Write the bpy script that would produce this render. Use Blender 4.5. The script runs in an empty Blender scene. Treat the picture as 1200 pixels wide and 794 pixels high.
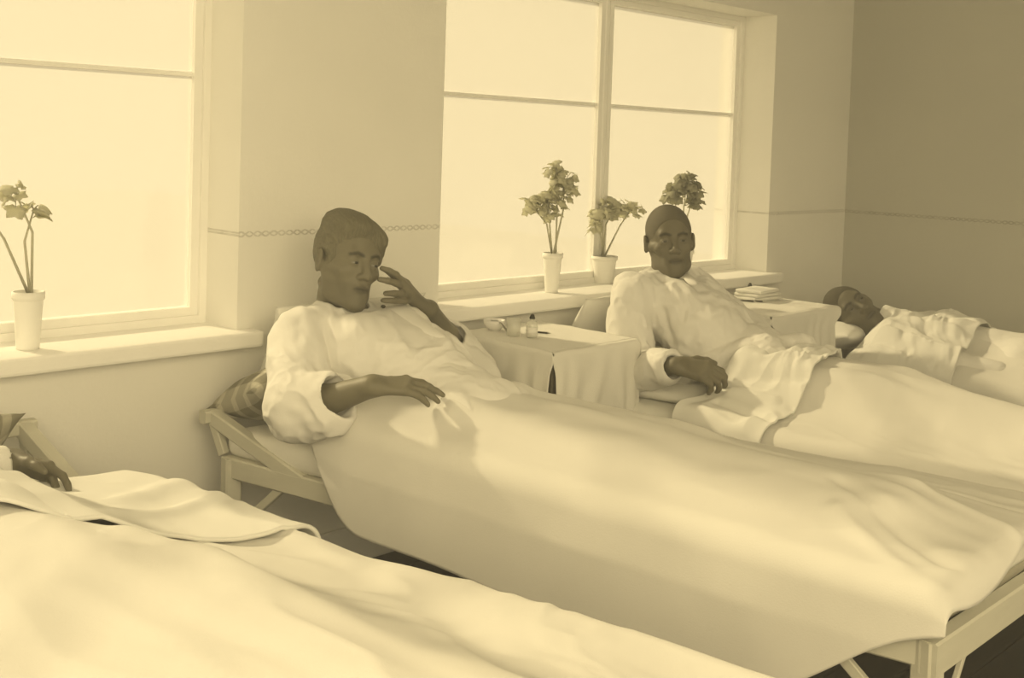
import bpy, bmesh, math, random
import numpy as np
from mathutils import Matrix, Vector

scene = bpy.context.scene
C = scene.collection
rad = math.radians

# ------------------------------------------------------------------ camera
def make_camera():
    f, yaw, pitch, roll, ppy, H = 1300.0, 45.22, -2.445, 1.889, 223.8, 1.33
    y, p, r = rad(yaw), rad(pitch), rad(roll)
    F = np.array([math.sin(y)*math.cos(p), math.cos(y)*math.cos(p), math.sin(p)])
    R = np.cross(F, [0, 0, 1]); R /= np.linalg.norm(R)
    U = np.cross(R, F)
    R2 = math.cos(r)*R + math.sin(r)*U
    U2 = -math.sin(r)*R + math.cos(r)*U
    cam = bpy.data.cameras.new('camera')
    cam.sensor_fit = 'HORIZONTAL'; cam.sensor_width = 36.0
    cam.lens = f*36.0/1200.0
    cam.shift_y = (ppy-397.0)/1200.0
    cam.clip_start = 0.02; cam.clip_end = 200
    o = bpy.data.objects.new('camera', cam)
    M = Matrix.Identity(4)
    for i in range(3):
        M[i][0] = R2[i]; M[i][1] = U2[i]; M[i][2] = -F[i]
    M[2][3] = H
    o.matrix_world = M
    C.objects.link(o)
    scene.camera = o
make_camera()

# ------------------------------------------------------------------ light
SEPIA = (1.0, 0.81, 0.46)
world = bpy.data.worlds.new('world'); scene.world = world
world.use_nodes = True
bg = world.node_tree.nodes['Background']
bg.inputs['Color'].default_value = (*SEPIA, 1)
bg.inputs['Strength'].default_value = 0.97

sun = bpy.data.lights.new('sun', 'SUN')
sun.energy = 6.8; sun.angle = rad(2.6); sun.color = SEPIA
so = bpy.data.objects.new('sun', sun)
so.rotation_euler = Vector((0.21, -1.0, -0.60)).to_track_quat('-Z', 'Y').to_euler()
so.location = (2, 8, 6)
C.objects.link(so)

# added area fill behind the camera, standing in for bounced ward light
ar = bpy.data.lights.new('ward_fill', 'AREA')
ar.shape = 'RECTANGLE'; ar.size = 3.6; ar.size_y = 2.4; ar.energy = 150; ar.color = SEPIA
ao = bpy.data.objects.new('ward_fill', ar)
ao.location = (-0.4, -1.3, 2.50)
ao.rotation_euler = Vector((0.36, 1.0, -0.66)).to_track_quat('-Z', 'Y').to_euler()
C.objects.link(ao)

vs = scene.view_settings
vs.view_transform = 'Standard'; vs.look = 'None'; vs.exposure = 0.20; vs.gamma = 1.0
vs.use_curve_mapping = False
scene.cycles.use_denoising = True
scene.cycles.max_bounces = 8
scene.cycles.diffuse_bounces = 5
scene.cycles.transparent_max_bounces = 12

# ------------------------------------------------------------------ noise
def _hash(ix, iy, iz, seed):
    n = (ix*374761393 + iy*668265263 + iz*2147483647 + seed*144269).astype(np.int64)
    n = (n ^ (n >> 13)) * 1274126177
    n = n ^ (n >> 16)
    return (n & 0xffff).astype(np.float64)/65535.0*2-1

def vnoise(P, seed=0):
    P = np.asarray(P, float)
    i = np.floor(P).astype(np.int64); f = P-i; f = f*f*(3-2*f)
    out = 0
    for dx in (0, 1):
        wx = f[..., 0] if dx else 1-f[..., 0]
        for dy in (0, 1):
            wy = f[..., 1] if dy else 1-f[..., 1]
            for dz in (0, 1):
                wz = f[..., 2] if dz else 1-f[..., 2]
                out = out + wx*wy*wz*_hash(i[..., 0]+dx, i[..., 1]+dy, i[..., 2]+dz, seed)
    return out

def fbm(P, seed=0, oct=3):
    P = np.asarray(P, float); a = 1.0; o = 0
    for k in range(oct):
        o = o + a*vnoise(P*(2**k), seed+k*17); a *= 0.5
    return o

def sstep(a, b, x):
    t = np.clip((np.asarray(x, float)-a)/(b-a), 0, 1)
    return t*t*(3-2*t)

# ------------------------------------------------------------------ materials
def new_mat(name):
    m = bpy.data.materials.new(name); m.use_nodes = True
    return m, m.node_tree.nodes, m.node_tree.links, m.node_tree.nodes['Principled BSDF']

def mat(name, col, rough=0.8, var=0.0, scale=8.0, bump=0.0, bscale=200.0, spec=0.3, stretch=None, sheen=0.0, trans=0.0):
    m, N, L, b = new_mat(name)
    b.inputs['Roughness'].default_value = rough
    b.inputs['Specular IOR Level'].default_value = spec
    if sheen:
        b.inputs['Sheen Weight'].default_value = sheen
    tc = N.new('ShaderNodeTexCoord')
    mp = N.new('ShaderNodeMapping')
    if stretch: mp.inputs['Scale'].default_value = stretch
    L.new(tc.outputs['Object'], mp.inputs['Vector'])
    if var > 0:
        nz = N.new('ShaderNodeTexNoise'); nz.inputs['Scale'].default_value = scale; nz.inputs['Detail'].default_value = 5
        L.new(mp.outputs['Vector'], nz.inputs['Vector'])
        cr = N.new('ShaderNodeMix'); cr.data_type = 'RGBA'
        cr.inputs['A'].default_value = (*[max(0, c*(1-var)) for c in col], 1)
        cr.inputs['B'].default_value = (*[min(1, c*(1+var)) for c in col], 1)
        L.new(nz.outputs['Fac'], cr.inputs['Factor'])
        L.new(cr.outputs['Result'], b.inputs['Base Color'])
    else:
        b.inputs['Base Color'].default_value = (*col, 1)
    if bump > 0:
        nb = N.new('ShaderNodeTexNoise'); nb.inputs['Scale'].default_value = bscale; nb.inputs['Detail'].default_value = 3
        L.new(mp.outputs['Vector'], nb.inputs['Vector'])
        bp = N.new('ShaderNodeBump'); bp.inputs['Strength'].default_value = bump; bp.inputs['Distance'].default_value = 0.004
        L.new(nb.outputs['Fac'], bp.inputs['Height'])
        L.new(bp.outputs['Normal'], b.inputs['Normal'])
    if trans > 0:
        tr = N.new('ShaderNodeBsdfTranslucent'); tr.inputs['Color'].default_value = (*col, 1)
        mx = N.new('ShaderNodeMixShader'); mx.inputs['Fac'].default_value = trans
        L.new(b.outputs['BSDF'], mx.inputs[1]); L.new(tr.outputs['BSDF'], mx.inputs[2])
        L.new(mx.outputs['Shader'], N['Material Output'].inputs['Surface'])
    return m

def mnode(N, L, op, a, b=None, c=None):
    n = N.new('ShaderNodeMath'); n.operation = op
    for i, v in enumerate((a, b, c)):
        if v is None: continue
        if isinstance(v, (int, float)): n.inputs[i].default_value = v
        else: L.new(v, n.inputs[i])
    return n.outputs[0]

def wall_mat(name, col, axis, z0, slope=0.0, s0=0.0, ink=(0.16, 0.145, 0.10), strength=0.75):
    """painted plaster with a stencilled lattice border"""
    m, N, L, b = new_mat(name)
    b.inputs['Roughness'].default_value = 0.9
    b.inputs['Specular IOR Level'].default_value = 0.15
    geo = N.new('ShaderNodeNewGeometry')
    sp = N.new('ShaderNodeSeparateXYZ'); L.new(geo.outputs['Position'], sp.inputs[0])
    along = sp.outputs[axis]; z = sp.outputs['Z']
    zc = mnode(N, L, 'ADD', mnode(N, L, 'MULTIPLY', mnode(N, L, 'SUBTRACT', along, s0), slope), z0)
    dz = mnode(N, L, 'ABSOLUTE', mnode(N, L, 'SUBTRACT', z, zc))
    h = 0.0085
    tri = mnode(N, L, 'PINGPONG', along, 0.0135)
    e = mnode(N, L, 'ABSOLUTE', mnode(N, L, 'SUBTRACT', mnode(N, L, 'DIVIDE', dz, h), mnode(N, L, 'DIVIDE', tri, 0.0135)))
    line = mnode(N, L, 'LESS_THAN', e, 0.34)
    inside = mnode(N, L, 'LESS_THAN', dz, h)
    pat = mnode(N, L, 'MULTIPLY', line, inside)
    nz = N.new('ShaderNodeTexNoise'); nz.inputs['Scale'].default_value = 22; nz.inputs['Detail'].default_value = 4
    L.new(geo.outputs['Position'], nz.inputs['Vector'])
    worn = mnode(N, L, 'MULTIPLY', pat, mnode(N, L, 'MULTIPLY', nz.outputs['Fac'], strength*1.6))
    n2 = N.new('ShaderNodeTexNoise'); n2.inputs['Scale'].default_value = 2.2; n2.inputs['Detail'].default_value = 6
    L.new(geo.outputs['Position'], n2.inputs['Vector'])
    cr = N.new('ShaderNodeMix'); cr.data_type = 'RGBA'
    cr.inputs['A'].default_value = (*[c*0.93 for c in col], 1); cr.inputs['B'].default_value = (*[min(1, c*1.06) for c in col], 1)
    L.new(n2.outputs['Fac'], cr.inputs['Factor'])
    mx = N.new('ShaderNodeMix'); mx.data_type = 'RGBA'
    L.new(worn, mx.inputs['Factor']); L.new(cr.outputs['Result'], mx.inputs['A'])
    mx.inputs['B'].default_value = (*ink, 1)
    L.new(mx.outputs['Result'], b.inputs['Base Color'])
    n3 = N.new('ShaderNodeTexNoise'); n3.inputs['Scale'].default_value = 60; n3.inputs['Detail'].default_value = 6
    L.new(geo.outputs['Position'], n3.inputs['Vector'])
    bp = N.new('ShaderNodeBump'); bp.inputs['Strength'].default_value = 0.25; bp.inputs['Distance'].default_value = 0.003
    L.new(n3.outputs['Fac'], bp.inputs['Height']); L.new(bp.outputs['Normal'], b.inputs['Normal'])
    return m

def check_mat(name):
    """dark plaid ticking of the headrest cushions"""
    m, N, L, b = new_mat(name)
    b.inputs['Roughness'].default_value = 0.95
    tc = N.new('ShaderNodeTexCoord'); sp = N.new('ShaderNodeSeparateXYZ'); L.new(tc.outputs['Object'], sp.inputs[0])
    def stripe(o, period, w):
        return mnode(N, L, 'LESS_THAN', mnode(N, L, 'FRACT', mnode(N, L, 'DIVIDE', o, period)), w)
    a = stripe(sp.outputs['X'], 0.062, 0.33); c = stripe(sp.outputs['Y'], 0.062, 0.33)
    s = mnode(N, L, 'MULTIPLY', mnode(N, L, 'ADD', a, c), 0.5)
    mx = N.new('ShaderNodeMix'); mx.data_type = 'RGBA'
    L.new(s, mx.inputs['Factor'])
    mx.inputs['A'].default_value = (0.20, 0.19, 0.14, 1); mx.inputs['B'].default_value = (0.50, 0.48, 0.40, 1)
    L.new(mx.outputs['Result'], b.inputs['Base Color'])
    return m

def attr_mat(name, attr, rough=0.55, spec=0.35, bump=0.0, bscale=300):
    m, N, L, b = new_mat(name)
    b.inputs['Roughness'].default_value = rough
    b.inputs['Specular IOR Level'].default_value = spec
    a = N.new('ShaderNodeAttribute'); a.attribute_name = attr
    tc = N.new('ShaderNodeTexCoord')
    nz = N.new('ShaderNodeTexNoise'); nz.inputs['Scale'].default_value = 45; nz.inputs['Detail'].default_value = 4
    L.new(tc.outputs['Object'], nz.inputs['Vector'])
    mx = N.new('ShaderNodeMix'); mx.data_type = 'RGBA'; mx.blend_type = 'MULTIPLY'
    mx.inputs['Factor'].default_value = 0.25
    L.new(a.outputs['Color'], mx.inputs['A'])
    cr = N.new('ShaderNodeCombineColor')
    for i in range(3): L.new(nz.outputs['Fac'], cr.inputs[i])
    L.new(cr.outputs['Color'], mx.inputs['B'])
    L.new(mx.outputs['Result'], b.inputs['Base Color'])
    return m

def glass_mat(name, clear=0.8, col=(1, 1, 1), rough=0.05):
    m, N, L, b = new_mat(name)
    N.remove(b)
    t = N.new('ShaderNodeBsdfTransparent'); t.inputs['Color'].default_value = (*col, 1)
    d = N.new('ShaderNodeBsdfGlossy'); d.inputs['Roughness'].default_value = rough; d.inputs['Color'].default_value = (1, 1, 1, 1)
    df = N.new('ShaderNodeBsdfDiffuse'); df.inputs['Color'].default_value = (0.85, 0.85, 0.8, 1)
    m1 = N.new('ShaderNodeMixShader'); m1.inputs['Fac'].default_value = 1-clear
    L.new(t.outputs[0], m1.inputs[1]); L.new(df.outputs[0], m1.inputs[2])
    m2 = N.new('ShaderNodeMixShader')
    m2.inputs['Fac'].default_value = 0.04
    L.new(m1.outputs[0], m2.inputs[1]); L.new(d.outputs[0], m2.inputs[2])
    L.new(m2.outputs[0], N['Material Output'].inputs['Surface'])
    return m

M = {}
M['wall_back'] = wall_mat('plaster_window_wall', (0.83, 0.82, 0.77), 'X', 1.048, strength=0.42)  # window glare put into the colour, paler than the side wall
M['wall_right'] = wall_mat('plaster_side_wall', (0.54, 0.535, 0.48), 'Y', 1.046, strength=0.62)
M['ceiling'] = mat('ceiling_paint', (0.7, 0.69, 0.64), 0.9)
M['trim'] = mat('white_trim_paint', (0.88, 0.87, 0.83), 0.5, var=0.04)
M['plank'] = mat('dark_floor_wood', (0.018, 0.015, 0.010), 0.6, var=0.5, scale=6, stretch=(1, 14, 14), bump=0.3, bscale=30)
M['cot'] = mat('painted_cot_wood', (0.56, 0.55, 0.47), 0.6, var=0.10, scale=5, stretch=(2, 2, 12), bump=0.15, bscale=60)
M['canvas'] = mat('cot_canvas', (0.5, 0.48, 0.40), 0.95, var=0.08, bump=0.2, bscale=300)
M['linen'] = mat('white_linen', (0.74, 0.735, 0.69), 0.92, var=0.035, scale=7, bump=0.14, bscale=300, spec=0.15)
M['cover'] = mat('white_cotton_cover', (0.69, 0.68, 0.635), 0.95, var=0.06, scale=5, bump=0.12, bscale=300, spec=0.12)
M['mattress'] = mat('mattress_sheet', (0.76, 0.75, 0.70), 0.95, var=0.05, scale=6, bump=0.3, bscale=200, spec=0.12)
M['shirt'] = mat('cotton_shirt', (0.74, 0.73, 0.69), 0.9, var=0.04, scale=12, bump=0.15, bscale=340, spec=0.15)
M['cloth'] = mat('table_linen', (0.76, 0.75, 0.70), 0.92, var=0.04, scale=8, bump=0.3, bscale=260, spec=0.12)
M['plaid'] = check_mat('plaid_ticking')
M['table'] = mat('dark_table_wood', (0.10, 0.09, 0.06), 0.6, var=0.3, stretch=(1, 1, 8))
M['skin1'] = attr_mat('skin_tone', 'tone')
def haze_mat(name, density):
    m = bpy.data.materials.new(name); m.use_nodes = True
    N, L = m.node_tree.nodes, m.node_tree.links
    N.remove(N['Principled BSDF'])
    v = N.new('ShaderNodeVolumeScatter'); v.inputs['Density'].default_value = density; v.inputs['Anisotropy'].default_value = 0.35
    v.inputs['Color'].default_value = (1, 1, 1, 1)
    L.new(v.outputs[0], N['Material Output'].inputs['Volume'])
    return m
M['haze'] = haze_mat('glare_veil', 0.055)  # scatter added to imitate lens glare around the windows
M['hair'] = mat('flare_lifted_hair', (0.15, 0.14, 0.095), 0.6, var=0.55, scale=60, stretch=(5, 1, 1), bump=0.9, bscale=90, spec=0.3)  # dark hair with window flare put into its lighter colour
M['hair_dark'] = mat('cropped_dark_hair', (0.075, 0.068, 0.045), 0.75, var=0.4, scale=200, bump=0.8, bscale=420, spec=0.2)
M['hair_sunlit'] = mat('sunlit_cropped_hair', (0.12, 0.11, 0.08), 0.75, var=0.3, scale=200, bump=0.5, bscale=420, spec=0.2)  # cropped hair lightened to carry sunlight in its colour
M['eye'] = attr_mat('eyeball', 'tone', 0.25, 0.5)
M['button'] = mat('dark_button', (0.04, 0.035, 0.02), 0.4)
M['pot'] = mat('pale_glazed_pot', (0.86, 0.85, 0.80), 0.6, var=0.05, trans=0.0)
M['soil'] = mat('potting_soil', (0.05, 0.045, 0.03), 1.0, var=0.3, bump=0.8)
M['leaf'] = mat('leaf_glared', (0.76, 0.75, 0.62), 0.6, var=0.15, scale=30, trans=0.6)  # leaf paled, window glare put into its colour
M['leaf_dark'] = mat('leaf_shaded', (0.52, 0.51, 0.39), 0.6, var=0.25, scale=30, trans=0.55)  # darker leaf copy with shade put into the colour
M['stem'] = mat('stem_green', (0.62, 0.61, 0.50), 0.7, trans=0.4)
M['glass'] = glass_mat('glare_window_glass', 0.45)  # milky scatter added to the panes to imitate blown-out windows
for n_ in M['glass'].node_tree.nodes:
    if n_.type == 'BSDF_DIFFUSE':
        nt = M['glass'].node_tree
        t_ = nt.nodes.new('ShaderNodeBsdfTranslucent'); t_.inputs['Color'].default_value = (0.37, 0.37, 0.36, 1)
        nt.links.new(t_.outputs[0], n_.outputs[0].links[0].to_socket); break
M['vial'] = glass_mat('bottle_glass', 0.6, (0.97, 0.97, 0.95))
M['dark'] = mat('dark_rubber', (0.03, 0.028, 0.02), 0.6)
M['enamel'] = mat('white_enamel', (0.82, 0.81, 0.78), 0.25, spec=0.5)
M['metal'] = mat('spoon_metal', (0.25, 0.24, 0.2), 0.35, spec=0.8)
M['paper'] = mat('folded_paper', (0.80, 0.79, 0.74), 0.9)
M['yard'] = mat('pale_yard_ground', (0.42, 0.41, 0.38), 0.95, var=0.06)

# ------------------------------------------------------------------ object helpers
ORG = {}
def empty(name, loc, label=None, cat=None, group=None, kind=None):
    o = bpy.data.objects.new(name, None)
    o.empty_display_size = 0.1
    o.location = loc; C.objects.link(o)
    ORG[o.name] = np.array(loc, float)
    tag(o, label, cat, group, kind)
    return o

def tag(o, label=None, cat=None, group=None, kind=None):
    if label: o['label'] = label
    if cat: o['category'] = cat
    if group: o['group'] = group
    if kind: o['kind'] = kind
    return o

def mk(name, V, F, material, parent=None, smooth=True, origin=None, label=None, cat=None, group=None, kind=None, tone=None, solid=0.0):
    """one mesh object from world coordinates; children are stored relative to their parent's origin"""
    V = np.asarray(V, np.float64)
    if origin is None:
        lo, hi = V.min(0), V.max(0)
        origin = np.array([(lo[0]+hi[0])/2, (lo[1]+hi[1])/2, lo[2]])
    origin = np.asarray(origin, float)
    me = bpy.data.meshes.new(name)
    Vl = V-origin
    if isinstance(F, np.ndarray) and F.ndim == 2:
        nf, k = F.shape
        me.vertices.add(len(Vl)); me.vertices.foreach_set('co', Vl.astype(np.float32).ravel())
        me.loops.add(nf*k); me.loops.foreach_set('vertex_index', F.astype(np.int32).ravel())
        me.polygons.add(nf)
        me.polygons.foreach_set('loop_start', np.arange(0, nf*k, k, dtype=np.int32))
        me.polygons.foreach_set('loop_total', np.full(nf, k, dtype=np.int32))
        me.update(calc_edges=True); me.validate()
    else:
        me.from_pydata(Vl.tolist(), [], [list(map(int, f)) for f in F]); me.update()
    if smooth:
        me.polygons.foreach_set('use_smooth', np.ones(len(me.polygons), dtype=bool))
    if tone is not None:
        a = me.attributes.new('tone', 'FLOAT_COLOR', 'POINT')
        t = np.ones((len(V), 4)); t[:, :3] = tone
        a.data.foreach_set('color', t.astype(np.float32).ravel())
    me.materials.append(material)
    o = bpy.data.objects.new(name, me)
    C.objects.link(o)
    put(o, origin, parent)
    ORG[o.name] = origin
    tag(o, label, cat, group, kind)
    if solid:
        s = o.modifiers.new('thickness', 'SOLIDIFY'); s.thickness = solid; s.offset = -1
    return o

def put(o, origin, parent):
    if parent is not None:
        o.parent = parent
        o.location = tuple(np.asarray(origin)-ORG[parent.name])
    else:
        o.location = tuple(origin)

def join(*parts):
    V, F, n = [], [], 0
    for v, f in parts:
        V.append(np.asarray(v, float)); F += [[i+n for i in q] for q in f]; n += len(v)
    return np.concatenate(V), F

def beam(a, b, w, h, up=(0, 0, 1), ch=0.12):
    """chamfered bar from a to b; w across, h along up"""
    a, b, up = np.array(a, float), np.array(b, float), np.array(up, float)
    d = b-a; d /= np.linalg.norm(d)
    s = np.cross(d, up)
    if np.linalg.norm(s) < 1e-4: s = np.cross(d, [1, 0, 0])
    s /= np.linalg.norm(s); u = np.cross(s, d)
    c = ch*min(w, h)
    pr = [(-w/2+c, -h/2), (w/2-c, -h/2), (w/2, -h/2+c), (w/2, h/2-c), (w/2-c, h/2), (-w/2+c, h/2), (-w/2, h/2-c), (-w/2, -h/2+c)]
    V = [a+s*x+u*y for x, y in pr]+[b+s*x+u*y for x, y in pr]
    n = 8
    F = [[i, (i+1) % n, n+(i+1) % n, n+i] for i in range(n)]+[list(range(n))[::-1], list(range(n, 2*n))]
    return np.array(V), F

def box(x0, x1, y0, y1, z0, z1):
    V = np.array([[x, y, z] for z in (z0, z1) for y in (y0, y1) for x in (x0, x1)], float)
    F = [[0, 2, 3, 1], [4, 5, 7, 6], [0, 1, 5, 4], [2, 6, 7, 3], [0, 4, 6, 2], [1, 3, 7, 5]]
    return V, F

def tube(pts, r, n=8, cap=True):
    pts = np.array(pts, float); m = len(pts)
    rr = np.full(m, r) if np.isscalar(r) else np.array(r, float)
    V, F = [], []
    for i in range(m):
        d = pts[min(i+1, m-1)]-pts[max(i-1, 0)]; d /= np.linalg.norm(d)+1e-9
        s = np.cross(d, [0, 0, 1]) if abs(d[2]) < 0.9 else np.cross(d, [0, 1, 0])
        s /= np.linalg.norm(s); u = np.cross(s, d)
        for k in range(n):
            t = 2*math.pi*k/n
            V.append(pts[i]+rr[i]*(s*math.cos(t)+u*math.sin(t)))
    for i in range(m-1):
        for k in range(n):
            F.append([i*n+k, i*n+(k+1) % n, (i+1)*n+(k+1) % n, (i+1)*n+k])
    if cap: F += [list(range(n))[::-1], list(range((m-1)*n, m*n))]
    return np.array(V), F

def lathe(prof, c, n=28):
    V, F = [], []
    for r, z in prof:
        for k in range(n):
            t = 2*math.pi*k/n
            V.append((c[0]+r*math.cos(t), c[1]+r*math.sin(t), c[2]+z))
    m = len(prof)
    for i in range(m-1):
        for k in range(n):
            F.append([i*n+k, i*n+(k+1) % n, (i+1)*n+(k+1) % n, (i+1)*n+k])
    F += [list(range(n))[::-1], list(range((m-1)*n, m*n))]
    return np.array(V), F

def bevelled(V, F, w, seg=3):
    bm = bmesh.new()
    vs_ = [bm.verts.new(v) for v in V]
    for f in F: bm.faces.new([vs_[i] for i in f])
    bmesh.ops.recalc_face_normals(bm, faces=bm.faces)
    bmesh.ops.bevel(bm, geom=list(bm.edges), offset=w, segments=seg, profile=0.6, affect='EDGES')
    bm.verts.index_update()
    V2 = np.array([v.co[:] for v in bm.verts]); F2 = [[v.index for v in f.verts] for f in bm.faces]
    bm.free()
    return V2, F2

def grid_faces(nu, nv, flip=False):
    i = np.arange(nu-1)[:, None]*nv+np.arange(nv-1)[None, :]
    i = i.ravel()
    q = np.stack([i, i+nv, i+nv+1, i+1], 1)
    return q[:, ::-1].copy() if flip else q

# ------------------------------------------------------------------ signed distance modelling
class Sdf:
    """smooth unions and cuts of ellipsoids and tapered capsules, meshed with surface nets"""
    def __init__(s): s.p = []
    def cap(s, a, b, ra, rb=None, k=0.02, cut=False):
        s.p.append(('c', np.array(a, float), np.array(b, float), ra, ra if rb is None else rb, k, cut)); return s
    def ell(s, c, r, R=None, k=0.02, cut=False):
        s.p.append(('e', np.array(c, float), np.array(r, float), np.eye(3) if R is None else np.array(R, float), 0, k, cut)); return s
    def plane(s, p, n, k=0.01):
        """cut away the side n points to"""
        n = np.array(n, float); s.p.append(('p', np.array(p, float), n/np.linalg.norm(n), 0, 0, k, True)); return s
    def slab(s, c, r, R, k=0.01, cut=True, rnd=0.003):
        s.p.append(('b', np.array(c, float), np.array(r, float), np.array(R, float), rnd, k, cut)); return s
    def poly(s, pts, rs, k=0.006):
        for i in range(len(pts)-1): s.cap(pts[i], pts[i+1], rs[i], rs[i+1], k)
        return s
    @staticmethod
    def bounds(q):
        t = q[0]
        if t == 'c':
            r = max(q[3], q[4]); return np.minimum(q[1], q[2])-r, np.maximum(q[1], q[2])+r
        if t in 'eb':
            e = np.abs(q[3])@q[2] if t == 'b' else np.sqrt(((q[3]*q[2][None, :])**2).sum(1))
            return q[1]-e, q[1]+e
        return None
    @staticmethod
    def dist(q, P):
        t = q[0]
        if t == 'c':
            a, b = q[1], q[2]; ab = b-a
            h = np.clip(((P-a)@ab)/max(ab@ab, 1e-9), 0, 1)
            return np.linalg.norm(P-a-h[..., None]*ab, axis=-1)-(q[3]+(q[4]-q[3])*h)
        if t == 'e':
            l = (P-q[1])@q[3]; r = q[2]
            k0 = np.linalg.norm(l/r, axis=-1); k1 = np.linalg.norm(l/(r*r), axis=-1)+1e-9
            return k0*(k0-1)/k1
        if t == 'b':
            l = np.abs((P-q[1])@q[3])-(q[2]-q[4])
            return np.linalg.norm(np.maximum(l, 0), axis=-1)+np.minimum(l.max(-1), 0)-q[4]
        return -((P-q[1])@q[2])
    def mesh(s, vox, smooth=1):
        bs = [s.bounds(q) for q in s.p if not q[6]]
        lo = np.min([b[0] for b in bs], 0)-4*vox; hi = np.max([b[1] for b in bs], 0)+4*vox
        n = np.ceil((hi-lo)/vox).astype(int)+1
        D = np.full(n, 0.08, np.float32)
        ax = [lo[i]+vox*np.arange(n[i]) for i in range(3)]
        for q in s.p:
            b = s.bounds(q); k = q[5]
            if b is None: i0, i1 = np.zeros(3, int), n
            else:
                i0 = np.clip(np.floor((b[0]-k-3*vox-lo)/vox).astype(int), 0, n); i1 = np.clip(np.ceil((b[1]+k+3*vox-lo)/vox).astype(int)+1, 0, n)
            if (i1 <= i0).any(): continue
            P = np.stack(np.meshgrid(*[ax[i][i0[i]:i1[i]] for i in range(3)], indexing='ij'), -1)
            d = s.dist(q, P)
            sl = tuple(slice(i0[i], i1[i]) for i in range(3))
            A = D[sl]
            if q[6]:
                d = -d; h = np.maximum(k-np.abs(A-d), 0)/k
                D[sl] = np.maximum(A, d)+h*h*k*0.25
            else:
                h = np.maximum(k-np.abs(A-d), 0)/k
                D[sl] = np.minimum(A, d)-h*h*k*0.25
        V, F = surface_nets(D)
        V = lo+V*vox
        for _ in range(smooth): V = relax(V, F, 0.5)
        return V, F

def surface_nets(D):
    n = np.array(D.shape); nc = n-1
    S = D < 0
    ids, pos, quads = [], [], []
    st = np.array([nc[1]*nc[2], nc[2], 1])
    for a in range(3):
        b, c = (a+1) % 3, (a+2) % 3
        sl0 = [slice(None)]*3; sl1 = [slice(None)]*3
        sl0[a] = slice(0, -1); sl1[a] = slice(1, None)
        cr = S[tuple(sl0)] != S[tuple(sl1)]
        I = np.argwhere(cr)
        I = I[(I[:, b] > 0) & (I[:, c] > 0) & (I[:, b] < nc[b]) & (I[:, c] < nc[c])]
        J = I.copy(); J[:, a] += 1
        d0 = D[tuple(I.T)]; d1 = D[tuple(J.T)]
        t = d0/(d0-d1)
        p = I.astype(float); p[:, a] += t
        q4 = []
        for ob, oc in ((-1, -1), (0, -1), (0, 0), (-1, 0)):
            K = I.copy(); K[:, b] += ob; K[:, c] += oc
            q4.append(K@st)
            ids.append(q4[-1]); pos.append(p)
        q4 = np.stack(q4, 1)
        fl = d0 > 0
        q4[fl] = q4[fl][:, ::-1]
        quads.append(q4)
    ids = np.concatenate(ids); pos = np.concatenate(pos); quads = np.concatenate(quads)
    u, inv = np.unique(ids, return_inverse=True)
    cnt = np.bincount(inv).astype(float)
    V = np.stack([np.bincount(inv, pos[:, i])/cnt for i in range(3)], 1)
    F = np.searchsorted(u, quads)
    return V, F

def relax(V, F, w):
    acc = np.zeros_like(V); cnt = np.zeros(len(V))
    for i in range(4):
        a, b = F[:, i], F[:, (i+1) % 4]
        for x, y in ((a, b), (b, a)):
            for k in range(3): acc[:, k] += np.bincount(x, V[y, k], len(V))
            cnt += np.bincount(x, minlength=len(V))
    return V*(1-w)+w*acc/np.maximum(cnt, 1)[:, None]

def vnormals(V, F):
    n = np.cross(V[F[:, 2]]-V[F[:, 0]], V[F[:, 3]]-V[F[:, 1]])
    N = np.zeros_like(V)
    for i in range(4):
        for k in range(3): N[:, k] += np.bincount(F[:, i], n[:, k], len(V))
    return N/(np.linalg.norm(N, axis=1, keepdims=True)+1e-9)

def segd(P, a, b):
    a, b = np.asarray(a, float), np.asarray(b, float); ab = b-a
    h = np.clip(((P-a)@ab)/(ab@ab), 0, 1)
    return np.linalg.norm(P-a-h[..., None]*ab, axis=-1), h

def frame(face, up):
    """head frame: columns are the person's left, back, crown"""
    f = np.array(face, float); f /= np.linalg.norm(f)
    u = np.array(up, float); u -= f*(u@f); u /= np.linalg.norm(u)
    y = -f; x = np.cross(y, u)
    return np.stack([x, y, u], 1)

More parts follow.
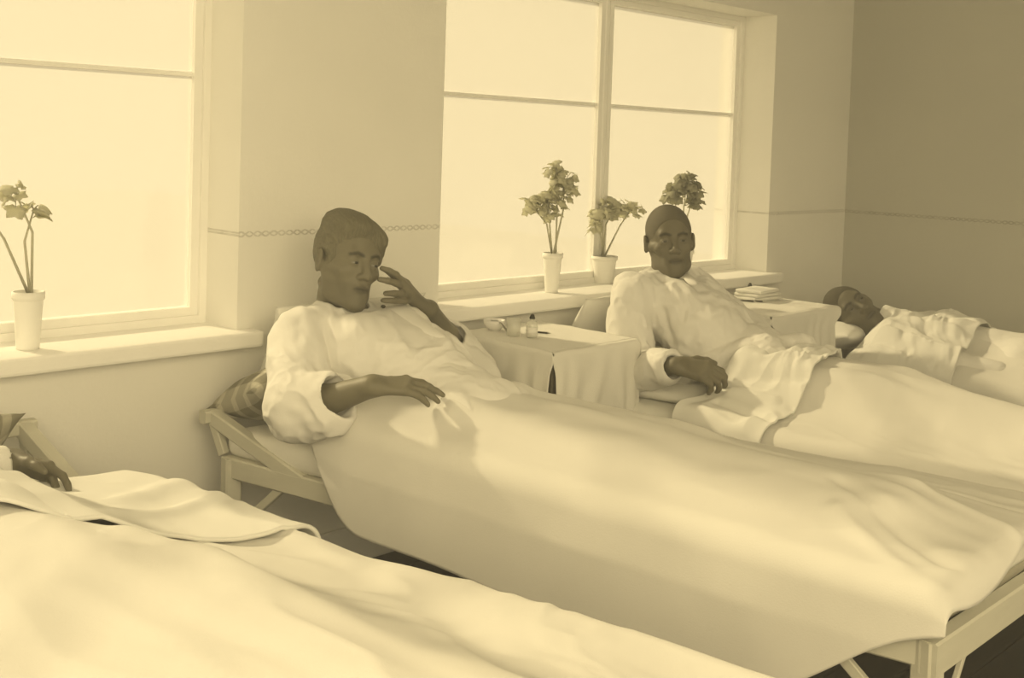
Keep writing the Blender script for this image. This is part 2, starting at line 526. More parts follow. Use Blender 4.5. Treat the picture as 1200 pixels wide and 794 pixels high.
# ------------------------------------------------------------------ people
def add_head(S, c, R, s=1.0, lean=1.0, neck=None):
    c = np.array(c, float)
    w = lambda *p: c+R@(np.array(p, float)*s)
    E = lambda p, r, k=0.015, cut=False, Q=None: S.ell(w(*p), np.array(r)*s, R if Q is None else R@Q, k*s, cut)
    K = lambda a, b, ra, rb=None, k=0.015, cut=False: S.cap(w(*a), w(*b), ra*s, (ra if rb is None else rb)*s, k*s, cut)
    E((0, .020, .040), (.074, .094, .086))                       # skull
    E((0, -.028, .022), (.064, .062, .074), .03)                 # forehead
    E((0, -.030, -.045), (.052*lean, .056, .068), .03)           # face
    for q in (-1, 1):
        K((q*.060*lean, .004, -.030), (q*.050*lean, -.012, -.082), .016, .015, .03)   # jaw
        K((q*.050*lean, -.012, -.082), (q*.016, -.066, -.106), .015, .013, .03)
        E((q*.043, -.060, -.022), (.020, .016, .014), .022)      # cheekbone
        E((q*.066, -.018, -.012), (.010, .030, .010), .02)
    E((0, -.072, -.106), (.020, .014, .014), .02)                # chin
    E((0, -.070, -.068), (.030, .018, .030), .025)               # muzzle
    K((-.036, -.078, .026), (.036, -.078, .026), .0105, None, .018)   # brow
    for q in (-1, 1):
        E((q*.031, -.094, .006), (.019, .014, .0125), .014, True)     # eye sockets
        E((q*.031, -.0775, .003), (.0155, .012, .0125), .004)         # lids around the eyes
    K((0, -.084, .018), (0, -.107, -.026), .0085, .0115, .012)       # nose
    E((0, -.105, -.030), (.012, .011, .0095), .008)
    for q in (-1, 1):
        E((q*.0125, -.095, -.033), (.0085, .011, .0075), .007)
        E((q*.0068, -.105, -.0405), (.0036, .005, .0035), .003, True)
    E((0, -.0885, -.0610), (.0235, .0085, .0052), .006)              # lips
    E((0, -.0870, -.0720), (.0200, .0085, .0062), .006)
    E((0, -.0975, -.0665), (.0230, .0080, .0016), .003, True)
    Q = np.array([[1, 0, 0], [0, math.cos(.25), -math.sin(.25)], [0, math.sin(.25), math.cos(.25)]])
    for q in (-1, 1):
        t = q*.35
        Z = np.array([[math.cos(t), -math.sin(t), 0], [math.sin(t), math.cos(t), 0], [0, 0, 1]])
        E((q*.082, .014, -.004), (.0095, .021, .033), .006, False, Z@Q)
        E((q*.091, .008, .000), (.0070, .012, .020), .005, True, Z@Q)
        E((q*.083, .006, -.012), (.006, .006, .009), .005, False, Z@Q)
    if neck is not None:
        K((0, .024, -.060), (0, .030, -.085), .047, .047, .018)
        S.cap(w(0, .030, -.085), neck, .048*s, .054*s, .018)
        for q in (-1, 1):
            S.cap(w(q*.05, .03, -.06), np.array(neck)+R@np.array([q*.015, -.045, 0]), .012*s, .012*s, .02)

def hand_prims(S, W, d, n, right=True, curls=None, s=0.95, thumb=0.0, spread=0.06):
    """five fingers with three bends each, palm and thumb; returns finger polylines"""
    W = np.array(W, float); d = np.array(d, float); d /= np.linalg.norm(d)
    n = np.array(n, float); n -= d*(n@d); n /= np.linalg.norm(n)
    t = np.cross(n, d) if right else np.cross(d, n)
    curls = curls or [(15, 25, 15)]*4
    off = [.027, .009, -.009, -.026]; L = [(.043, .026, .022), (.047, .030, .023), (.043, .028, .023), (.034, .021, .020)]
    kn = [.088, .092, .087, .078]
    for i in range(4):
        kp = W+s*(d*kn[i]+t*off[i])
        S.cap(W+s*(d*.012+t*off[i]*.55), kp, .0145*s, .0118*s, .012)
        p = kp; a = 0.0; sp = spread*(1.5-i)
        pts = [p]
        for j in range(3):
            a += rad(curls[i][j])
            v = math.cos(a)*(d*math.cos(sp)+t*math.sin(sp))-math.sin(a)*n
            p = p+v*L[i][j]*s; pts.append(p)
        S.poly(pts, [.0098*s, .0090*s, .0082*s, .0070*s], .004)
        S.ell(kp+n*.003*s, np.array([.0105]*3)*s, None, .006)
    b = W+s*(d*.020+t*.022-n*.004)
    S.cap(W+s*(d*.01+t*.010), b, .015*s, .015*s, .012)
    c1 = b+s*.044*(d*(.62+thumb)+t*(.72-thumb)-n*.25)
    c2 = c1+s*.031*(d*(.80+thumb*.3)+t*(.45-thumb)-n*.32)
    c3 = c2+s*.026*(d*(.9)+t*(.25-thumb)-n*.36)
    S.poly([b, c1, c2, c3], [.0145*s, .0115*s, .0105*s, .0080*s], .008)

def tone_for(V, base, c, R, s, stubble=0.85, brow=0.42):
    base = np.array(base, float)
    l = ((V-np.array(c))@R)/s
    T = np.ones(len(V))
    front = l[:, 1] < -.040
    for q in (-1, 1):
        a = (q*.013, -.09, .0235); b = (q*.030, -.088, .0295); e = (q*.046, -.075, .0235)
        fl = np.array([1, 0, 1.]); a, b, e = [np.array(z_)*fl for z_ in (a, b, e)]
        dd = np.minimum(segd(l*fl, a, b)[0], segd(l*fl, b, e)[0])
        T = np.where(front, T*(1-(1-brow)*(1-sstep(.0025, .0065, dd))), T)
    lip = ((l[:, 0]/.024)**2+((l[:, 2]+.0668)/.0105)**2)
    T = np.where(front & (l[:, 1] < -.07), T*(1-.36*(1-sstep(.8, 1.2, lip))), T)
    slit = np.hypot(l[:, 0]/.024, (l[:, 2]+.0666)/.0030)
    T = np.where(front & (l[:, 1] < -.07), T*(1-.40*(1-sstep(.6, 1.3, slit))), T)
    beard = sstep(-.045, -.062, l[:, 2])*sstep(.03, -.01, l[:, 1])*sstep(-.15, -.12, l[:, 2])
    T = T*(1-(1-stubble)*beard)
    return base[None, :]*T[:, None]

def make_eyes(parent, c, R, s, gaze=(0, 0), white=0.30, open_=17):
    """almond of the open eye between the lids, dark iris turned by gaze (degrees)"""
    for q in (-1, 1):
        ce = np.array(c)+R@(np.array([q*.031, -.0775, .0025])*s)
        na, nb = 25, 13
        A, B = np.meshgrid(np.linspace(-56, 56, na), np.linspace(-1, 1, nb), indexing='ij')
        prof = np.clip(1-(A/56)**2, 0, 1)**.75
        be = np.where(B > 0, B*open_, B*open_*.72)*prof-1.5-q*A*.04
        ar_, br = np.radians(A), np.radians(be)
        P = np.stack([np.sin(ar_)*np.cos(br), -np.cos(ar_)*np.cos(br), np.sin(br)], -1).reshape(-1, 3)
        rr = .0132+.0006*(1-np.abs(B.ravel())**2)
        ir = np.hypot((A-gaze[0]).ravel(), (be-gaze[1]).ravel())
        t = np.where(ir < 11, .012, np.where(ir < 25, .035, white))
        t = np.where(B.ravel() > .72, .02, t)
        tone = np.stack([t, t*.98, t*.85], 1)
        V = ce+(P*rr[:, None]*s)@R.T
        mk('eye', V, grid_faces(na, nb), M['eye'], parent, tone=tone)

def hair_mesh(parent, c, R, s, build, vox, material, rough):
    S = Sdf(); build(S, c, R, s)
    V, F = S.mesh(vox, 1)
    l = ((V-np.array(c))@R)/s
    N = vnormals(V, F)
    V = V+N*(rough(l)*s)[:, None]
    mk('hair', V, F, material, parent)

def crop_hair(S, c, R, s):
    w = lambda *p: np.array(c)+R@(np.array(p, float)*s)
    S.ell(w(0, .021, .041), np.array([.0785, .0985, .0905])*s, R, .01)
    S.ell(w(0, -.024, .032), np.array([.0685, .0635, .074])*s, R, .02)
    S.ell(w(0, -.098, -.012), np.array([.074, .072, .088])*s, R, .008, True)
    S.plane(w(0, .05, -.035), R@np.array([0, -.35, -1.0]), .012)
    for q in (-1, 1):
        S.ell(w(q*.085, .010, -.012), np.array([.03, .024, .036])*s, R, .008, True)

def wave_hair(S, c, R, s):
    w = lambda *p: np.array(c)+R@(np.array(p, float)*s)
    S.ell(w(0, .024, .040), np.array([.084, .104, .094])*s, R, .01)
    S.ell(w(-.018, -.012, .100), np.array([.062, .078, .038])*s, R, .03)
    S.ell(w(-.036, .008, .106), np.array([.040, .055, .032])*s, R, .03)
    S.ell(w(.046, -.044, .072), np.array([.030, .040, .032])*s, R, .03)
    S.ell(w(.071, -.030, .035), np.array([.012, .022, .034])*s, R, .015)
    S.ell(w(-.071, -.022, .015), np.array([.010, .018, .034])*s, R, .012)
    S.ell(w(0.006, -.118, -.020), np.array([.068, .076, .088])*s, R, .008, True)
    S.plane(w(0, .06, -.055), R@np.array([0, -.25, -1.0]), .012)
    for q in (-1, 1):
        S.ell(w(q*.088, .014, -.010), np.array([.026, .022, .034])*s, R, .008, True)

PEOPLE_CAPS = {}
def torso(S, hipL, hipR, shL, shR, neck, fat=1.0):
    hL, hR, sL, sR, nk = [np.array(p, float) for p in (hipL, hipR, shL, shR, neck)]
    hc = (hL+hR)/2; sc = (sL+sR)/2
    mid = hc*.45+sc*.55
    S.cap(hL, hR, .088*fat, None, .04)
    S.cap(hc, mid, .098*fat, .098*fat, .05)
    lat = (sL-sR)/np.linalg.norm(sL-sR)
    ch = hc*.22+sc*.78
    S.cap(ch+lat*.075, ch-lat*.075, .092*fat, None, .05)
    S.cap(mid+lat*.06, mid-lat*.06, .090*fat, None, .05)
    S.cap(sL-lat*.02, sR+lat*.02, .058, None, .05)
    S.cap(sc+(nk-sc)*.2, nk, .075, .056, .05)

def leg(S, hip, knee, ankle, toe):
    S.cap(hip, knee, .074, .052, .03)
    calf = np.array(knee)*.65+np.array(ankle)*.35-np.array([0, 0, .012])
    S.cap(knee, calf, .051, .050, .02); S.cap(calf, ankle, .049, .034, .02)
    S.cap(np.array(ankle)-np.array([0, -.02, .01]), toe, .038, .024, .02)

def arm(S, sh, el, wr):
    S.cap(sh, el, .050, .040, .03)
    m = np.array(el)*.7+np.array(wr)*.3
    S.cap(el, m, .040, .040, .02); S.cap(m, wr, .040, .0265, .02)
    S.ell(wr, (.029, .029, .022), None, .015)

def envelope_of(S):
    return [q for q in S.p if q[0] == 'c' and not q[6] and q[3] > .02]

def cloth_wrinkle(V, F, amp, seed, freq=(9, 9, 9), ridges=()):
    N = vnormals(V, F)
    f = np.array(freq, float)
    w = fbm(V*f+vnoise(V*4.0, seed+5)[:, None]*0.8, seed, 3)
    h = amp*(1-np.abs(w)*2.0)
    for a, b, hgt, wid in ridges:
        d, t = segd(V, a, b)
        h = h+hgt*np.exp(-(d/wid)**2)*sstep(0, .15, t)*sstep(1, .8, t)
    return V+N*h[:, None]

def blade(pts, wid, nrm, th):
    """a narrow cloth strip along a polyline"""
    pts = np.array(pts, float); V, F = [], []
    m = len(pts)
    for i in range(m):
        d = pts[min(i+1, m-1)]-pts[max(i-1, 0)]; d /= np.linalg.norm(d)
        n = np.array(nrm[i] if isinstance(nrm, list) else nrm, float); n -= d*(n@d); n /= np.linalg.norm(n)
        s = np.cross(d, n)
        w = wid[i] if isinstance(wid, (list, tuple)) else wid
        for a, b in ((-.5, 0), (-.45, 1), (0, 1.25), (.45, 1), (.5, 0)):
            V.append(pts[i]+s*a*w+n*b*th)
    for i in range(m-1):
        for k in range(4): F.append([i*5+k, i*5+k+1, i*5+6+k, i*5+5+k])
    return np.array(V), F

# ---- first patient: reclining, temple propped on his left hand
def man_one():
    root = empty('person', (1.93, 2.0, 0.54), 'dark haired man in a loose white tunic, reclining with his head propped on one hand', 'person')
    c = np.array([1.840, 2.45, 0.988]); s = 1.005
    R = frame((-.10, -.99, .04), (.20, .05, .97))
    nk = (1.835, 2.485, .865)
    shR, elR, wrR = (1.685, 2.45, .800), (1.580, 2.285, .655), (1.640, 2.075, .742)
    shL, elL, wrL = (2.045, 2.50, .795), (2.275, 2.50, .705), (2.078, 2.385, .850)
    hL, hR = (2.035, 1.99, .608), (1.855, 1.99, .608)
    kL, kR, aL, aR = (2.17, 1.56, .598), (1.97, 1.54, .598), (2.27, 1.16, .580), (2.09, 1.14, .580)
    S = Sdf()
    torso(S, hL, hR, shL, shR, nk)
    leg(S, hL, kL, aL, (2.31, 1.05, .600)); leg(S, hR, kR, aR, (2.14, 1.02, .600))
    arm(S, shR, elR, wrR); arm(S, shL, elL, wrL)
    PEOPLE_CAPS['one'] = envelope_of(S)[:10]+[q for q in envelope_of(S) if q[1][1] < 2.0]
    add_head(S, c, R, s, 0.97, nk)
    hand_prims(S, wrR, (.86, -.50, -.02), (-.15, -.30, .94), True, [(12, 18, 10), (10, 16, 8), (14, 18, 10), (18, 20, 10)], .96, .15, .02)
    fingers = [[(1.955, 2.36, .939), (1.927, 2.348, .962), (1.905, 2.350, .973), (1.889, 2.362, .980)],
               [(1.952, 2.352, .928), (1.917, 2.336, .941), (1.888, 2.334, .949), (1.868, 2.345, .953)],
               [(1.969, 2.352, .907), (1.935, 2.332, .911), (1.907, 2.330, .914), (1.887, 2.342, .914)],
               [(1.988, 2.358, .889), (1.953, 2.338, .889), (1.918, 2.336, .892), (1.882, 2.345, .895)]]
    for i, f in enumerate(fingers):
        o = np.array(wrL)+np.array([-.012, -.003, .006])+np.array([.006, 0, -.006])*i
        S.cap(o, f[0], .0165, .0125, .010); S.poly(f, [.0105, .0095, .0088, .0074], .004)
    S.cap((2.055, 2.392, .872), (2.01, 2.405, .925), .015, .0125, .01)
    S.poly([(2.01, 2.405, .925), (1.975, 2.415, .950), (1.950, 2.418, .965)], [.0125, .011, .0085], .006)
    V, F = S.mesh(.0034, 1)
    mk('body', V, F, M['skin1'], root, tone=tone_for(V, (.190, .175, .122), c, R, s, .80, .32))
    make_eyes(root, c, R, s, (8, -3), .30, 16)
    hair_mesh(root, c, R, s, wave_hair, .0034, M['hair'], lambda l: .0026*fbm(l*np.array([130, 22, 40.])+np.stack([l[:, 2]*60, l[:, 0]*20, l[:, 0]*30], 1), 3, 3))
    # tunic
    T = Sdf()
    A = lambda p: np.array(p, float)
    hc = (A(hL)+A(hR))/2; sc = (A(shL)+A(shR))/2
    for a, b, ra, rb in ((A(hL), A(hR), .100, .100), (hc, hc*.45+sc*.55, .112, .114), (A(shL)+A((-.03, 0, -.004)), A(shR)+A((.03, 0, -.004)), .076, .076)):
        T.cap(a, b, ra, rb, .06)
    ch = hc*.25+sc*.75
    T.cap(ch+A((.085, .01, 0)), ch-A((.085, .01, 0)), .112, None, .05)
    T.cap(hc*.5+sc*.5+A((.08, 0, 0)), hc*.5+sc*.5-A((.08, 0, 0)), .106, None, .05)
    T.cap(sc+(A(nk)-sc)*.1, A(nk)+A((0, -.005, -.02)), .088, .070, .05)
    cuffR = A(elR)*.60+A(wrR)*.40
    T.cap(shR, A(elR)+A((-.005, 0, .01)), .076, .080, .010); T.cap(A(elR)+A((-.005, 0, .01)), cuffR, .078, .066, .012)
    T.cap(A(elR)+A((-.005, -.01, -.01)), cuffR+A((-.004, -.02, -.035)), .068, .050, .03)
    cuffL = A(elL)*.86+A(wrL)*.14
    T.cap(shL, A(elL)+A((0, 0, -.01)), .074, .080, .012)
    T.cap(A(shL)*.45+A(elL)*.55, A((2.27, 2.40, .635)), .070, .065, .05)
    T.cap(A(elL)+A((-.01, -.02, -.02)), A((2.265, 2.345, .640)), .062, .050, .04)
    u = (A(wrR)-A(elR))/np.linalg.norm(A(wrR)-A(elR))
    T.plane_at = None
    T.cap(cuffR-u*.03, cuffR+u*.10, .049, .060, .006, True)
    ul = A((-.62, -.35, .55)); ul /= np.linalg.norm(ul)
    T.cap(A(elL)+ul*.045, A(elL)+ul*.14, .055, .085, .008, True)
    T.cap(A(nk)+A((.004, -.022, .012)), A(nk)+A((.005, -.05, .12)), .066, .082, .008, True)
    V, F = T.mesh(.0042, 1)
    folds = [((1.79, 2.41, .84), (1.74, 2.17, .74), -.012, .020), ((1.76, 2.42, .84), (1.70, 2.20, .72), .012, .018),  # shirt folds raised and sunk in the mesh
             ((1.60, 2.40, .76), (1.66, 2.20, .70), .010, .014), ((1.57, 2.30, .70), (1.66, 2.19, .70), -.008, .010),
             ((1.58, 2.25, .66), (1.64, 2.16, .69), .008, .010), ((1.86, 2.33, .86), (1.80, 2.12, .79), .007, .016),
             ((2.02, 2.40, .86), (1.93, 2.12, .78), .012, .020), ((2.06, 2.42, .84), (2.01, 2.15, .74), -.012, .018),
             ((2.12, 2.42, .80), (2.24, 2.36, .66), .012, .014), ((2.16, 2.45, .80), (2.28, 2.38, .70), -.010, .012)]
    V = cloth_wrinkle(V, F, .0060, 11, (13, 10, 12), folds)
    sh = mk('shirt', V, F, M['shirt'], root)
    Vs = V
    def on_shirt(x, z_from_top=True, y=None):
        d = np.hypot(Vs[:, 0]-x, Vs[:, 1]-y); i = np.argsort(d)[:40]
        j = i[np.argmax(Vs[i, 2])]
        return Vs[j]
    pts = [on_shirt(1.905+.035*t, y=2.385-.24*t) for t in np.linspace(0, 1, 12)]
    pts = [np.mean(pts[max(0, i-1):i+2], 0) for i in range(len(pts))]
    pts = [q_+np.array([.030, .010, -.002])*(1-i_/13) for i_, q_ in enumerate(pts)]
    v, f = blade(pts, [.085, .090, .090, .086, .080, .072, .064, .056, .048, .036, .022, .004], (-.15, -.45, .88), .0045)
    mk('placket', v, f, M['shirt'], sh and root, label='open front flap of the tunic')
    bp = pts[0]+np.array([-.040, -.020, .010])
    v, f = lathe([(.0005, 0), (.006, .0), (.0065, .0025), (.004, .004), (.0005, .004)], (0, 0, 0), 14)
    Q = frame((.25, .45, -.85), (0, 0, 1)); Q = np.stack([Q[:, 0], Q[:, 2], Q[:, 1]], 1)
    mk('button', bp+v@Q.T, f, M['button'], root, label='dark shirt button')

# ---- second patient: crop haired, sitting up, hand on the edge of the bed
def man_two():
    root = empty('person', (3.17, 2.05, .5), 'crop-haired man sitting up in a pale collarless shirt before the plants on the sill', 'person')
    c = np.array([3.165, 2.35, 1.003]); s = 1.01
    R = frame((-.68, -.74, .09), (-.05, .06, 1))
    nk = (3.205, 2.385, .868)
    shR, elR, wrR = (2.955, 2.345, .830), (2.890, 2.29, .585), (2.815, 2.045, .655)
    shL, elL, wrL = (3.405, 2.42, .825), (3.49, 2.22, .645), (3.29, 2.02, .650)
    hL, hR = (3.25, 1.95, .580), (3.07, 1.93, .580)
    kL, kR, aL, aR = (3.32, 1.53, .600), (3.13, 1.53, .600), (3.32, 1.12, .535), (3.17, 1.12, .535)
    S = Sdf()
    torso(S, hL, hR, shL, shR, nk)
    leg(S, hL, kL, aL, (3.34, 1.03, .575)); leg(S, hR, kR, aR, (3.15, 1.03, .575))
    arm(S, shR, elR, wrR); arm(S, shL, elL, wrL)
    PEOPLE_CAPS['two'] = [q for q in envelope_of(S) if (q[1][1]+q[2][1])/2 < 2.02 and q[1][0] > 2.9]
    add_head(S, c, R, s, .92, nk)
    hand_prims(S, wrR, (.42, -.80, -.10), (-.48, -.38, .72), True, [(26, 40, 22), (30, 44, 24), (34, 46, 24), (38, 46, 24)], 1.08, .1, .03)
    hand_prims(S, wrL, (-.45, -.75, -.08), (0, -.1, 1), False, [(20, 25, 15)]*4, .95)
    V, F = S.mesh(.0036, 1)
    mk('body', V, F, M['skin1'], root, tone=tone_for(V, (.165, .151, .105), c, R, s, .88, .32))
    make_eyes(root, c, R, s, (-4, -4), .26, 17)
    hair_mesh(root, c, R, s, crop_hair, .0026, M['hair_sunlit'], lambda l: .0003*vnoise(l*400, 3))
    A = lambda p: np.array(p, float)
    T = Sdf()
    hc = (A(hL)+A(hR))/2; sc = (A(shL)+A(shR))/2
    T.cap(hL, hR, .100, None, .05); T.cap(hc, hc*.45+sc*.55, .112, .114, .05)
    T.cap(A(shL)+A((-.03, -.005, -.004)), A(shR)+A((.03, 0, -.004)), .076, None, .06)
    lat = A((.98, .16, 0))
    ch = hc*.25+sc*.75
    T.cap(ch+lat*.085, ch-lat*.085, .112, None, .05); T.cap(hc*.5+sc*.5+lat*.085, hc*.5+sc*.5-lat*.085, .106, None, .05)
    T.cap(sc+(A(nk)-sc)*.1, A(nk)+A((-.004, -.006, -.02)), .088, .068, .05)
    T.cap(shR, elR, .076, .078, .010); cR = A(elR)*.16+A(wrR)*.84
    T.cap(elR, cR, .074, .052, .03)
    T.cap(shL, elL, .074, .078, .012); T.cap(elL, A(elL)*.1+A(wrL)*.9, .078, .060, .04)
    T.cap(A((3.27, 2.02, .64)), A((3.14, 1.93, .655)), .085, .070, .05)
    u = (A(wrR)-A(elR))/np.linalg.norm(A(wrR)-A(elR))
    T.cap(cR-u*.02, cR+u*.1, .036, .044, .006, True)
    f = R@np.array([0, -1, 0])
    T.cap(A(nk)+f*.020+A((0, 0, .012)), A(nk)+f*.05+A((0, 0, .12)), .064, .080, .008, True)
    T.cap(A(nk)+f*.075+A((0, 0, .03)), A(nk)+f*.135+A((.012, -.006, -.075)), .024, .006, .006, True)
    T.cap((2.955, 2.15, .590), (3.09, 1.975, .672), .034, .040, .014); T.cap((3.09, 1.975, .672), (3.33, 1.90, .690), .040, .034, .014)
    V, F = T.mesh(.0044, 1)
    rd = [((2.985, 2.24, .82), (2.965, 2.17, .62), -.016, .014), ((3.01, 2.22, .82), (3.00, 2.14, .64), .010, .016),
          ((3.33, 2.31, .87), (3.36, 2.19, .70), .012, .014), ((3.29, 2.30, .90), (3.31, 2.18, .76), -.018, .011), ((3.26, 2.28, .90), (3.26, 2.18, .78), .010, .010), ((3.00, 2.17, .66), (3.24, 1.98, .72), -.012, .012),
          ((3.06, 2.16, .72), (3.20, 1.90, .70), .010, .016), ((3.12, 2.20, .72), (3.34, 2.00, .70), -.008, .014),
          ((2.88, 2.24, .74), (2.92, 2.20, .58), .008, .012)]
    V = cloth_wrinkle(V, F, .0075, 23, (13, 13, 9), rd)
    mk('shirt', V, F, M['shirt'], root)
    def front_of(x, y):
        d = np.hypot(V[:, 0]-x, V[:, 1]-y); i = np.argsort(d)[:30]
        return V[i[np.argmax(V[i, 2])]]
    a0 = A(nk)+f*.088
    pts = [front_of(a0[0]+f[0]*.16*t+.030*t, a0[1]+f[1]*.16*t-.02*t) for t in np.linspace(0, 1, 10)]
    pts = [np.mean(pts[max(0, k-1):k+2], 0)+f*.006+A((.022, -.012, .008)) for k in range(10)]
    v, fc = blade(pts, [.034, .036, .036, .036, .036, .036, .036, .034, .030, .008], (f[0], f[1], .9), .005)
    mk('placket', v, fc, M['shirt'], root, label='button strip of the shirt')
    ctr = A(nk)+f*.10
    i = np.argsort(np.linalg.norm(V-(ctr+A((-.02, -.02, -.10))), axis=1))[:20]
    bp = V[i].mean(0)+f*.004
    v, fc = lathe([(.0005, 0), (.006, .0), (.0065, .0025), (.004, .004), (.0005, .004)], (0, 0, 0), 14)
    Q = frame(f, (0, 0, 1)); Q = np.stack([Q[:, 0], Q[:, 2], -Q[:, 1]], 1)
    mk('button', bp+v@Q.T, fc, M['enamel'], root, label='white shirt button')

# ---- third patient: lying under the blanket, head on the pillow
def man_three():
    root = empty('person', (4.58, 1.7, .46), 'crop-haired man lying under a blanket with his face turned to the ward', 'person')
    c = np.array([4.448, 2.305, .650]); s = 1.07
    R = frame((-.62, -.46, .42), (-.02, .93, .40))
    nk = (4.50, 2.215, .595)
    shL, elL, wrL = (4.78, 2.10, .560), (4.86, 1.82, .520), (4.80, 1.58, .500)
    shR, elR, wrR = (4.36, 2.10, .550), (4.32, 1.82, .515), (4.38, 1.58, .500)
    hL, hR = (4.68, 1.60, .520), (4.50, 1.60, .520)
    S = Sdf()
    torso(S, hL, hR, shL, shR, nk, .92)
    leg(S, hL, (4.70, 1.18, .505), (4.70, .80, .49), (4.72, .72, .53)); leg(S, hR, (4.52, 1.18, .505), (4.54, .80, .49), (4.52, .72, .53))
    arm(S, shR, elR, wrR); arm(S, shL, elL, wrL)
    PEOPLE_CAPS['three'] = envelope_of(S)+[('c', np.array(z_), np.array(z_)-np.array([0, .17, .005]), .042, .034) for z_ in (wrL, wrR)]
    add_head(S, c, R, s, 1.0, nk)
    hand_prims(S, wrL, (-.1, -1, 0), (0, 0, 1), False); hand_prims(S, wrR, (.1, -1, 0), (0, 0, 1), True)
    V, F = S.mesh(.0038, 1)
    mk('body', V, F, M['skin1'], root, tone=tone_for(V, (.150, .137, .095), c, R, s, .9, .32))
    make_eyes(root, c, R, s, (4, 0), .26, 15)
    hair_mesh(root, c, R, s, crop_hair, .0026, M['hair_dark'], lambda l: .0003*vnoise(l*400, 3))
    A = lambda p: np.array(p, float)
    T = Sdf()
    hc = (A(hL)+A(hR))/2; sc = (A(shL)+A(shR))/2
    T.cap(hL, hR, .098, None, .05); T.cap(hc, sc*.6+hc*.4, .110, .108, .05)
    T.cap(A(shL)-A((.03, 0, 0)), A(shR)+A((.03, 0, 0)), .072, None, .05)
    ch = hc*.25+sc*.75; T.cap(ch+A((.08, 0, 0)), ch-A((.08, 0, 0)), .105, None, .05)
    T.cap(sc*.7+A(nk)*.3, A(nk)*.92+sc*.08, .085, .072, .05)
    for sh_, el_, wr_ in ((shL, elL, wrL), (shR, elR, wrR)):
        T.cap(sh_, el_, .066, .058, .04); T.cap(el_, A(el_)*.3+A(wr_)*.7, .056, .046, .03)
    T.cap(A(nk)+A((-.005, .015, .012)), A(nk)+A((-.03, .11, .05)), .062, .075, .008, True)
    V, F = T.mesh(.0048, 1)
    V = cloth_wrinkle(V, F, .003, 31, (11, 9, 9), [((4.36, 2.20, .62), (4.46, 2.12, .65), .012, .012), ((4.40, 2.20, .64), (4.52, 2.12, .67), -.008, .01)])
    mk('shirt', V, F, M['shirt'], root)

# ---- patient of the nearest bed: only a forearm and hand reach into the picture
def man_four():
    root = empty('person', (.74, 1.9, .54), 'patient in a white sleeve lying in the nearest bed, one dark hand on the cover', 'person')
    c = np.array([.60, 2.42, .70]); s = 1.04
    R = frame((.25, -.45, .86), (-.05, .90, .42))
    nk = (.62, 2.30, .635)
    shL, elL, wrL = (.865, 2.24, .630), (.800, 2.16, .625), (.895, 2.340, .640)
    elL = (.90, 2.10, .60)
    elL, wrL = (.690, 2.345, .640), (.905, 2.340, .632)
    shL = (.79, 2.20, .605)
    shR, elR, wrR = (.47, 2.16, .595), (.53, 1.90, .565), (.60, 1.70, .565)
    hL, hR = (.84, 1.72, .578), (.68, 1.70, .578)
    S = Sdf()
    torso(S, hL, hR, shL, shR, nk, .86)
    leg(S, hL, (.95, 1.30, .578), (1.04, .92, .562), (1.06, .84, .60)); leg(S, hR, (.77, 1.28, .578), (.88, .90, .562), (.89, .82, .60))
    arm(S, shR, elR, wrR); arm(S, shL, elL, wrL)
    PEOPLE_CAPS['four'] = [q for q in envelope_of(S) if not (q[1][1] > 2.15 and q[2][1] > 2.15)]+[('c', np.array([.60, 1.70, .575]), np.array([.64, 1.53, .565]), .04, .03)]
    add_head(S, c, R, s, 1.0, nk)
    hand_prims(S, wrL, (.66, -.72, -.24), (.50, .55, .66), False, [(18, 22, 12), (50, 55, 30), (55, 60, 30), (58, 60, 30)], .92, .1, .03)
    hand_prims(S, wrR, (.2, -1, 0), (0, 0, 1), True)
    V, F = S.mesh(.004, 1)
    mk('body', V, F, M['skin1'], root, tone=tone_for(V, (.150, .138, .095), c, R, s))
    make_eyes(root, c, R, s)
    hair_mesh(root, c, R, s, crop_hair, .004, M['hair_dark'], lambda l: .0003*vnoise(l*400, 3))
    A = lambda p: np.array(p, float)
    T = Sdf()
    hc = (A(hL)+A(hR))/2; sc = (A(shL)+A(shR))/2
    T.cap(hL, hR, .086, None, .05); T.cap(hc, sc*.6+hc*.4, .096, .094, .05)
    T.cap(A(shL)-A((.03, 0, 0)), A(shR)+A((.03, 0, 0)), .072, None, .05)
    ch = hc*.25+sc*.75; T.cap(ch+A((.08, 0, 0)), ch-A((.08, 0, 0)), .092, None, .05)
    T.cap(shL, elL, .066, .058, .04); cf = A(elL)*.15+A(wrL)*.85; T.cap(elL, cf, .054, .040, .03)
    T.cap(shR, elR, .066, .058, .04); T.cap(elR, A(elR)*.3+A(wrR)*.7, .056, .046, .03)
    u = A((.215, -.005, -.008)); u /= np.linalg.norm(u)
    T.cap(cf-u*.01, cf+u*.08, .029, .034, .006, True)
    T.cap(A(nk)+A((0, .01, .015)), A(nk)+A((-.01, .10, .06)), .062, .075, .008, True)
    V, F = T.mesh(.005, 1)
    V = cloth_wrinkle(V, F, .003, 41, (14, 12, 12))
    mk('shirt', V, F, M['shirt'], root)

man_one(); man_two(); man_three(); man_four()

